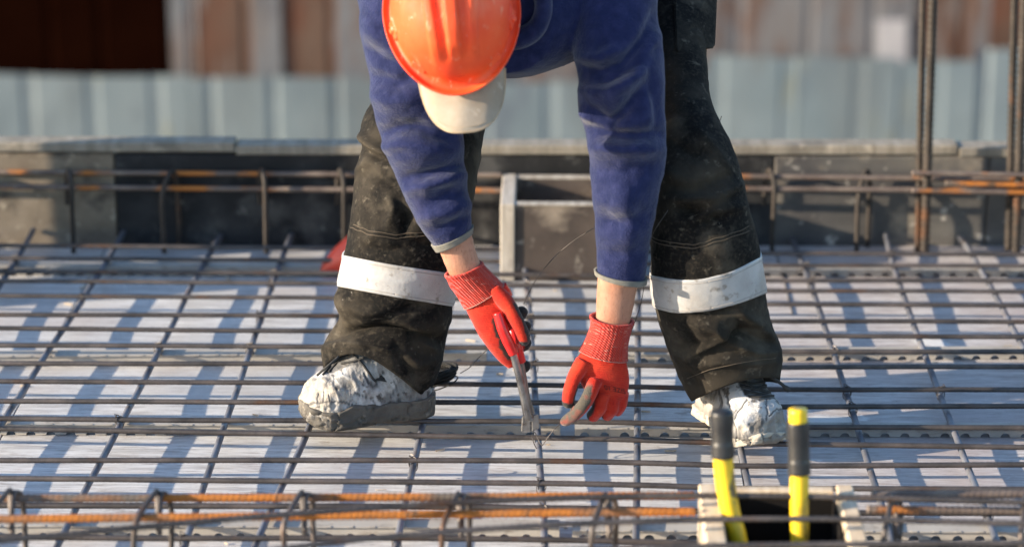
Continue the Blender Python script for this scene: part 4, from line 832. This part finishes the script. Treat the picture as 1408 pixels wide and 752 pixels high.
# ---- work shoes
def drape(bvh_, line, lift, n=40, sig=1.0):
    out = []
    for x, y in smoothpath(line, n, 1.0):
        h = bvh_.ray_cast(Vector(CAM), Vector(ray(x, y)).normalized())
        if h[0] is not None: out.append(np.array(h[0]) + np.array(h[1]) * lift * (1 if np.dot(np.array(h[1]), FWD) < 0 else -1))
    return gsmooth(np.array(out), sig) if len(out) > 4 else np.array(out)
def shoe(toe, heel, z0, seed, solemat, name_label, hscale=1.0, wscale=1.0, paint=(), thick=1.0):
    toe, heel = np.asarray(toe, float), np.asarray(heel, float); ax = (toe - heel)[:2]; L = np.linalg.norm(ax); ax = ax / L; sd_ = np.array([-ax[1], ax[0]])
    def loc(s, y, z): return np.array([heel[0] + ax[0] * s * L + sd_[0] * y, heel[1] + ax[1] * s * L + sd_[1] * y, z0 + z])
    ss = 1 - (1 - np.linspace(0, 1, 190)) ** 1.5; ss = np.clip(ss, 0.004, .9995)
    def end(s): return min(1, math.sqrt(max(0, 1 - ((s - .80) / .2) ** 2)) if s > .80 else 1) * min(1, math.sqrt(max(0, 1 - ((.10 - s) / .10) ** 2)) if s < .10 else 1)
    def wv(s): return wscale * float(np.interp(s, [0, .15, .4, .68, .8, 1], [.036, .038, .037, .050, .051, .050])) * end(s) ** .85
    def hv(s): return hscale * float(np.interp(s, [0, .1, .3, .45, .55, .66, .78, .9, 1], [.122, .138, .158, .156, .138, .106, .083, .074, .066])) * (end(s) ** .5 if s > .8 else 1)
    nu = 150; V = []
    for s in ss:
        w_, h_ = wv(s), hv(s)
        for k in range(nu):
            a = 2 * math.pi * k / nu; ca, sa = math.cos(a), math.sin(a)
            y = w_ * math.copysign(abs(ca) ** .75, ca); zt = h_ - .012 if sa > 0 else .010
            z = .014 + (zt * abs(sa) ** .9 if sa > 0 else -.010 * abs(sa) ** .4)
            if sa > 0: y *= 1 - .42 * abs(sa) ** 2.2 * float(np.interp(s, [0, .5, .75, 1], [1, 1, .55, .35]))
            V.append(loc(s, y, z + .013 * max(0, (s - .80) / .2) ** 2 * (1 if sa < 0 else .5)))
    V = np.array(V); F = grid_faces(len(ss), nu); V = np.vstack([V, V[:nu].mean(0), V[-nu:].mean(0)]); a, b = len(V) - 2, len(V) - 1
    for k in range(nu): F.append((a, (k + 1) % nu, k)); F.append((b, (len(ss) - 1) * nu + k, (len(ss) - 1) * nu + (k + 1) % nu))
    me = bpy.data.meshes.new('shoe'); me.from_pydata([tuple(v) for v in V], [], F); me.update(); n = normals(me); c = coords(me)
    lo = np.stack([(c[:, :2] - heel[:2]) @ ax / L, (c[:, :2] - heel[:2]) @ sd_, c[:, 2] - z0], 1)
    D = .0040 * fbm(c * 26 + seed, 4) + .0030 * ridged(c * 42 + seed, 3) + .0075 * sstep(lo[:, 0], .62, .9) * ridged(c * 26 + seed, 3) * sstep(lo[:, 2], .085, .03)
    setco(me, c + n * D[:, None]); lump = fbm(c * 30 + seed + 4, 4)
    toeish = sstep(lo[:, 0], .50, .92) * sstep(lo[:, 2], .10, .03); PX, PY = proj(c); vis = sstep(-(n @ FWD), -.05, .2)
    PX = PX + 3 * fbm(c * 70, 2); PY = PY + 3 * fbm(c * 70 + 9, 2)
    def poly(pts, soft=2.0):                     # inside a measured outline
        ins = np.zeros(len(PX), bool); m_ = len(pts)
        for a_ in range(m_):
            (x1, y1), (x2, y2) = pts[a_], pts[(a_ + 1) % m_]; cnd = ((y1 > PY) != (y2 > PY)); ins ^= cnd & (PX < (x2 - x1) * (PY - y1) / ((y2 - y1) + 1e-9) + x1)
        d_, _ = segdist(PX, PY, list(pts) + [pts[0]]); return np.where(ins, 1.0, sstep(d_, soft, 0)) * vis
    def stroke(pts, wd): d_, _ = segdist(PX, PY, pts); return sstep(d_, wd * 1.3, wd * .6) * vis
    cr = sstep(np.abs(fbm(c * 34 + seed + 3 + .25 * fbm(c * 90, 2)[:, None], 3)), .040, .010) * sstep(fbm(c * 15 + 7 + seed, 2), -.05, .25)
    blot = sstep(fbm(c * 70 + seed, 3) + .5 * fbm(c * 14 + seed, 2), .40, .62)
    under = sstep(lo[:, 2], .036, .024); dark = np.maximum.reduce([cr * .7, blot * .65, under * .7]); crust = sstep(lump + 1.2 * toeish - .15, .10, .45) * np.clip(.75 + .8 * fbm(c * 90, 2), .1, 1)
    bumpy = np.zeros(len(c))
    for kind, pts, val in paint:
        if kind == 'dark': dark = np.maximum(dark * (1 - .5 * poly(pts)), poly(pts) * val)
        elif kind == 'line': st_ = stroke(pts, val); dark = np.maximum(dark, st_ * .85); bumpy -= st_ * .0016
        elif kind == 'ridge': bumpy += stroke(pts, val) * .0022
        elif kind == 'clean': k_ = poly(pts, 4); dark = dark * (1 - .85 * k_); crust = crust * (1 - .9 * k_); bumpy += .0014 * k_
        elif kind == 'crust': k_ = poly(pts, 6) * np.clip(.8 + fbm(c * 80, 2), .2, 1); crust = np.maximum(crust, k_ * val); dark = dark * (1 - .4 * k_); bumpy += k_ * (.002 + .003 * ridged(c * 50, 2))
    setco(me, coords(me) + n * bumpy[:, None])
    attr(me, 'crust', np.clip(crust, 0, 1)); attr(me, 'dark', np.clip(dark, 0, 1))
    root = link('work_shoe', me, M['boot'], person); root['label'] = name_label
    # sole
    V = []; nn = 260
    prof = [(0.0, .0), (.6, .0), (.97, .0), (1.02, .003 * thick)] + [(1.045 + .012 * math.sin(q * 7), thick * (.006 + .029 * q)) for q in np.linspace(0, 1, 11)] + [(1.02, .0375 * thick), (.93, .038 * thick), (0.0, .034 * thick)]
    for q, z in prof:
        for k in range(nn):
            a = 2 * math.pi * k / nn; s = min(max(.5 + .5 * math.cos(a), .002), .9985); y = (wv(s) + .003) * (1 if math.sin(a) >= 0 else -1) if abs(math.sin(a)) > 1e-6 else 0
            V.append(loc(.5 + (s - .5) * 1.012 * min(q, 1.03), y * q, z + .012 * max(0, (s - .82) / .18) ** 2 * (1 if z < .01 else .6)))
    V = np.array(V); k0 = 2 * nn; rad = V[:, :2] - (heel[:2] + ax * L * .5); rad /= np.linalg.norm(rad, axis=1)[:, None] + 1e-6
    dv = .0050 * fbm(V * 30 + seed, 4) + .0030 * ridged(V * 55 + seed, 3) - .006 * sstep(np.abs(fbm(V * np.array([24, 24, 60]) + seed, 2)), .05, .01)
    V[k0:-nn, :2] += rad[k0:-nn] * dv[k0:-nn, None]; up_ = V[:, 2] > z0 + .026; V[up_, 2] += (.0085 * fbm(V[up_] * np.array([22, 22, 2]) + seed, 3))
    V[-nn:, 2] = z0 + .030 * thick
    sl_ = mk('sole', V, grid_faces(len(prof), nn), solemat, root)
    return root, BVHTree.FromPolygons([Vector(v) for v in coords(me)], [tuple(p.vertices) for p in me.polygons])
zl, zr = .0465, .0375
for q in ([(524, 470, -.13), (520, 500, -.155), (516, 530, -.18)], [(1012, 480, -.16), (1014, 510, -.175), (1016, 540, -.19)]):
    tube('sock', smoothpath([W(*p) for p in q], 20, 2), np.interp(np.linspace(0, 1, 20), [0, 1], [.040, .036]), M['lace'], person, 24)
s1, bv1 = shoe(G(418, 580, zl), G(588, 566, zl) + np.array([.004, .01, 0]), zl, 1.0, M['sole'], 'cracked white shoe with a thick dark sole', 1.12, 1.12, [
    ('crust', [(413, 540), (425, 526), (445, 524), (462, 536), (480, 546), (478, 554), (440, 556), (414, 560)], .9), ('clean', [(505, 497), (525, 500), (543, 516), (541, 530), (525, 541), (512, 544), (500, 528), (490, 514)], 1), ('clean', [(470, 514), (488, 512), (500, 522), (495, 530), (478, 522)], 1),
    ('dark', [(462, 521), (472, 520), (482, 526), (486, 532), (482, 536), (472, 533)], .62), ('dark', [(462, 532), (467, 532), (467, 537), (462, 537)], .9), ('dark', [(446, 512), (456, 486), (490, 482), (512, 494), (500, 500), (478, 504), (458, 512)], .9),
    ('dark', [(548, 520), (570, 525), (592, 540), (590, 566), (560, 566), (530, 562), (520, 548), (538, 538)], .62), ('line', [(500, 513), (507, 527), (512, 533), (518, 527), (527, 513)], 1.6), ('line', [(503, 519), (509, 527), (514, 529), (522, 519)], 1.2), ('line', [(437, 541), (438, 552)], 1.0), ('line', [(445, 540), (444, 551)], 1.0), ('line', [(452, 543), (453, 552)], .9),
    ('line', [(414, 559), (437, 553), (463, 551), (480, 555), (493, 560), (521, 562), (530, 567), (567, 571)], 1.5), ('ridge', [(458, 520), (470, 516), (486, 524), (491, 535), (484, 541), (468, 538)], 2.2), ('line', [(488, 540), (500, 545), (512, 548), (516, 556)], 1.2), ('ridge', [(545, 545), (560, 536), (578, 542)], 3), ('line', [(548, 552), (562, 545), (580, 552)], 1.8), ('line', [(540, 524), (546, 534), (536, 548)], 1.2)])
s2, bv2 = shoe(G(1056, 616, zr), (.268, -.105, zr), zr, 6.0, M['solepale'], 'white shoe with crusted toe and black laces', .98, 1.08, [
    ('clean', [(992, 530), (1014, 524), (1022, 545), (1050, 552), (1078, 548), (1092, 556), (1070, 566), (1048, 584), (1030, 580), (1012, 586), (1000, 560)], 1), ('dark', [(1013, 520), (1066, 518), (1078, 546), (1060, 549), (1034, 548), (1022, 540)], .9),
    ('dark', [(1030, 582), (1050, 581), (1044, 592), (1034, 596)], .7), ('dark', [(1060, 574), (1072, 563), (1088, 565), (1086, 580), (1070, 590), (1054, 594)], .45), ('crust', [(1038, 598), (1056, 586), (1080, 588), (1100, 592), (1100, 606), (1070, 616), (1040, 616)], 1.0), ('crust', [(955, 545), (980, 540), (986, 560), (980, 585), (958, 575)], .7),
    ('line', [(1053, 549), (1053, 578)], 1.0), ('line', [(1028, 550), (1018, 562), (1013, 576)], .9), ('line', [(1070, 549), (1086, 560)], .9), ('line', [(1002, 532), (1002, 555), (1010, 578), (1015, 602)], 1.3), ('line', [(1013, 520), (1024, 542), (1036, 549), (1062, 550), (1079, 547)], 1.3), ('line', [(1056, 572), (1066, 564), (1080, 562), (1092, 568)], 1.1), ('line', [(988, 535), (992, 552), (990, 575)], 2.2)], .55)
def seams(bvh_, lines, par, r=.00055, m='lace', lift=.0004, nm='seam'):
    for ln in lines:
        Q = drape(bvh_, ln, lift)
        if len(Q) > 4: tube(nm, Q, r, M[m], par, 6)
seams(bv1, [[(437, 516), (446, 508), (453, 498), (458, 488)], [(444, 516), (452, 506), (460, 492)], [(452, 512), (460, 503), (470, 492), (478, 488)], [(484, 486), (500, 502), (512, 520), (516, 524)], [(470, 500), (486, 497), (500, 492)]], s1, .0022, lift=.001, nm='lace')
seams(bv2, [[(1018, 530), (1040, 536), (1062, 530)], [(1022, 537), (1045, 542), (1068, 537)], [(1020, 525), (1042, 536), (1066, 541)], [(1064, 525), (1042, 534), (1024, 542)], [(1015, 524), (1035, 528), (1060, 524)], [(1028, 545), (1048, 546), (1066, 544)]], s2, .0022, lift=.001, nm='lace')
tube('lace', smoothpath([W(1060, 518, -.24), W(1074, 527, -.235), W(1084, 536, -.232), W(1085, 537, -.235)], 14, 1), [.003] * 10 + [.0045, .005, .005, .0035], M['lace'], s2, 8)
tube('lace', smoothpath([W(466, 490, -.27), W(452, 502, -.285), W(438, 514, -.28), W(436, 516, -.28)], 14, 1), .0022, M['lace'], s1, 8)

# ================================================================== TOOLS AND WIRE
pn = empty('pincers', tuple(W(729, 590, -.27))); tag(pn, 'steel tying pincers with red handles in the gloved hand', 'pincers')
def pull(pts, rad, m, nm, par, n=40, segs=12): 
    o = tube(nm, smoothpath([W(*p) for p in pts], n, 2), np.interp(np.linspace(0, 1, n), np.linspace(0, 1, len(rad)), rad), M[m], None, segs)
    if par is pn or par.type == 'EMPTY': adopt(o, par)
    else: o.parent = par; o.matrix_parent_inverse = par.matrix_world.inverted() if False else Matrix.Identity(4)
    return o
pull([(704, 480, -.316), (713, 512, -.306), (721, 545, -.296), (727, 574, -.285)], [.0060, .0070, .0078, .0092], 'toolsteel', 'arm', pn)
pull([(714, 484, -.296), (719, 515, -.290), (724, 548, -.284), (731, 574, -.278)], [.0052, .0058, .0068, .0082], 'toolsteel', 'arm', pn)
pull([(684, 430, -.314), (691, 452, -.3185), (698, 468, -.3185), (706.5, 486, -.3165)], [.0082, .0096, .0100, .0088], 'redgrip', 'grip', pn)
pull([(700, 440, -.280), (707, 462, -.296), (712, 480, -.298), (717, 497, -.294)], [.0075, .0084, .0088, .0080], 'redgrip', 'grip', pn)
pull([(692, 392, -.268), (697, 400, -.262), (700, 407, -.262)], [.006, .0066, .0066], 'redgrip', 'grip_end', pn)
for sg, x0 in ((-1, 726), (1, 733)):
    a = [W(x0 + dx, y, -.282 + dy) for (dx, y) in ((-10 if sg < 0 else -2, 594), (4 if sg < 0 else 9, 594 if sg < 0 else 588), ) for dy in (0, .018)]
    top = [W(x0 + dx, y, -.285 + dy) for (dx, y) in ((-8 if sg < 0 else -3, 571), (4 if sg < 0 else 7, 568)) for dy in (0, .018)]
    p = prism('jaw', [a[0], a[2], a[3], a[1], top[0], top[2], top[3], top[1]], M['toolsteel'], None, .0022); adopt(p, pn)
V, F = tube_vf([W(729, 576, -.293), W(729, 576, -.270)], .0052, 14); adopt(mk('rivet', V, F, M['toolsteel'], None), pn)

bcut = empty('bolt_cutter', (.335, -.92, .006)); tag(bcut, 'tool with two yellow handles and black rubber grips standing in the timber box', 'bolt cutter')
HL = [(993, 570, -.865), (994, 628, -.872), (996, 655, -.876), (1003, 700, -.887), (1016, 746, -.90), (1030, 790, -.91), (1040, 815, -.915)]
HR = [(1097, 562, -.862), (1098.5, 610, -.868), (1099, 652, -.874), (1099, 700, -.885), (1100, 746, -.898), (1088, 795, -.91), (1072, 818, -.915)]
h1 = pull(HL, [.0150, .0152, .0155, .0155, .0150, .012, .010], 'yellow', 'handle', bcut, 60, 18); h2 = pull(HR, [.0140, .0142, .0145, .0145, .0142, .012, .010], 'yellow', 'handle', bcut, 60, 18)
def grip(path, rad, par):
    o = tube('rubber_grip', smoothpath([W(*p) for p in path], 30, 2), rad, M['blackgrip'], None, 20); adopt(o, bcut); return o
t = np.linspace(0, 1, 30); rnd = np.sqrt(np.clip(1 - np.clip((.10 - t) / .10, 0, 1) ** 2, .05, 1))
grip([(993, 561, -.864), (993, 590, -.867), (994, 628, -.872)], (.0182 + .0012 * (t > .72) - .0014 * sstep(t, .2, .5)) * rnd, h1)
grip([(1097, 580, -.8645), (1098, 610, -.868), (1099, 651, -.874)], .0172 + .0010 * (t > .75) - .0008 * sstep(t, .2, .5), h2)
ct = np.array([.3335, -.915, .05])
prism('pivot_plate', box_vf((ct[0], ct[1], .052), (.05, .014, .030))[0], M['toolsteel'], None, .003); adopt(bpy.data.objects['pivot_plate'], bcut)
for sg in (-1, 1): p = prism('cutter_jaw', [(ct[0] + sg * a, ct[1] + b, c) for c, k in ((.0055, .4), (.040, 1)) for a, b in ((.002, -.008), (.026 * k, -.008), (.026 * k, .008), (.002, .008))], M['toolsteel'], None, .002); adopt(p, bcut)
for sg, hh in ((-1, HL), (1, HR)):
    o = tube('handle_end', smoothpath([W(*hh[-1]), ct + np.array([sg * .016, 0, .004])], 8, 0), .0095, M['toolsteel'], None, 12); adopt(o, bcut)

def wire(pts, lab, r=.0008, n=60, nm='tie_wire', m='wire'):
    o = tube(nm, smoothpath([W(*p) for p in pts], n, 2.2), r, M[m], None, 5); tag(o, lab, 'wire'); return o
wire([(771, 582, -.283), (762, 590, -.285), (752, 603, -.287), (745, 614, -.282), (741, 606, -.270), (735, 592, -.262), (731, 600, -.285), (735, 612, -.288), (739, 618, -.284)], 'fine wire loop pinched in the muddy fingers and caught in the pincers', .00085)
wire([(633, 513, -.01), (645, 506, -.06), (655, 495, -.13), (664, 486, -.2), (674, 477, -.262)], 'wire strand running from the wire coil up to the red glove', .0009)
wire([(992, 160, -.14), (978, 204, -.17), (950, 246, -.25), (920, 287, -.285), (897, 320, -.30), (889, 355, -.27), (886, 392, -.268), (882, 416, -.27), (874, 440, -.265), (866, 462, -.27)], 'long thin wire strand hanging across the thigh to the bare wrist', .0007, 90)
wire([(819, 312, -.20), (790, 330, -.17), (765, 350, -.15), (742, 376, -.17), (728, 400, -.20), (720, 418, -.225)], 'dark wire strand looping from the blue sleeve to the black fingertips', .0008)
o = tube('tie_wire', smoothpath([G(*p, .0012 + .0) for p in ((1064, 342), (1075, 372), (1082, 400), (1090, 432))], 20, 1), .0012, M['wire']); tag(o, 'short dark wire offcut lying flat on the plywood', 'wire')
# coil of black tie wire
cc = W(598, 507, -.01); V, F = [], []; cz = .0465
for k in range(46):
    tt = np.linspace(0, 2 * math.pi, 26); a_, b_ = .050 * rng.uniform(.82, 1.02), .024 * rng.uniform(.4, 1.0); off = rng.normal(size=3) * np.array([.004, .006, .002]); tl = rng.uniform(-.25, .25)
    P = np.stack([cc[0] - .012 + off[0] + a_ * np.cos(tt), cc[1] + off[1] + b_ * np.sin(tt), 0 * tt], 1); zz = .017 + .014 * rng.uniform(-1, 1) * np.sqrt(np.clip(1 - .5 * np.cos(tt) ** 2, 0, 1)) + .010 * np.cos(tt) + .004 * np.sin(tt + tl)
    P[:, 2] = cz + .001 + np.clip(zz, 0, 1); v, f = tube_vf(P, .0013, 5, False); o_ = len(V); V += v; F += [tuple(i + o_ for i in q) for q in f]
coil = mk('wire_coil', V, F, M['lace']); tag(coil, 'flattened coil of black tie wire lying on the bars behind the shoe', 'wire coil')
# red plastic funnel end behind the leg
V = []; apex = G(440, 369, .018); nn = 28; axd = np.array([.97, .22, 0.0]); axd /= np.linalg.norm(axd); sdv = np.array([-axd[1], axd[0], 0])
prof = [(0, .003), (.002, .008), (.008, .014), (.03, .027), (.06, .040), (.10, .052), (.13, .056), (.132, .059), (.135, .059), (.135, .054), (.10, .048), (.03, .022)]
for d_, r_ in prof:
    for k in range(nn): a = 2 * math.pi * k / nn; V.append(apex + axd * d_ + sdv * r_ * math.cos(a) + np.array([0, 0, (r_ - .018 + .004) + r_ * math.sin(a)]))
fn = mk('plastic_funnel', V, grid_faces(len(prof), nn), M['redplastic']); tag(fn, 'red plastic cone lying on its side behind the trouser leg', 'plastic cone')

# splinters and crumbs left on the plywood
V, F = [], []
for k in range(46):
    x, y = rng.uniform(-1.15, 1.0), rng.uniform(-.72, .85); a = rng.normal() * .35; L_ = rng.uniform(.004, .020); w_ = rng.uniform(.0008, .0028); h_ = rng.uniform(.0008, .003)
    v, f = box_vf((x, y, h_ / 2 + .0003), (L_, w_, h_), a); o_ = len(V); V += [(p[0] + rng.normal() * .0008, p[1] + rng.normal() * .0006, max(.0002, p[2])) for p in v]; F += [tuple(i + o_ for i in q) for q in f]
db = mk('wood_debris', V, F, M['timber'], None, False); tag(db, 'scattered wood splinters and crumbs on the plywood deck', 'debris', kind='stuff')
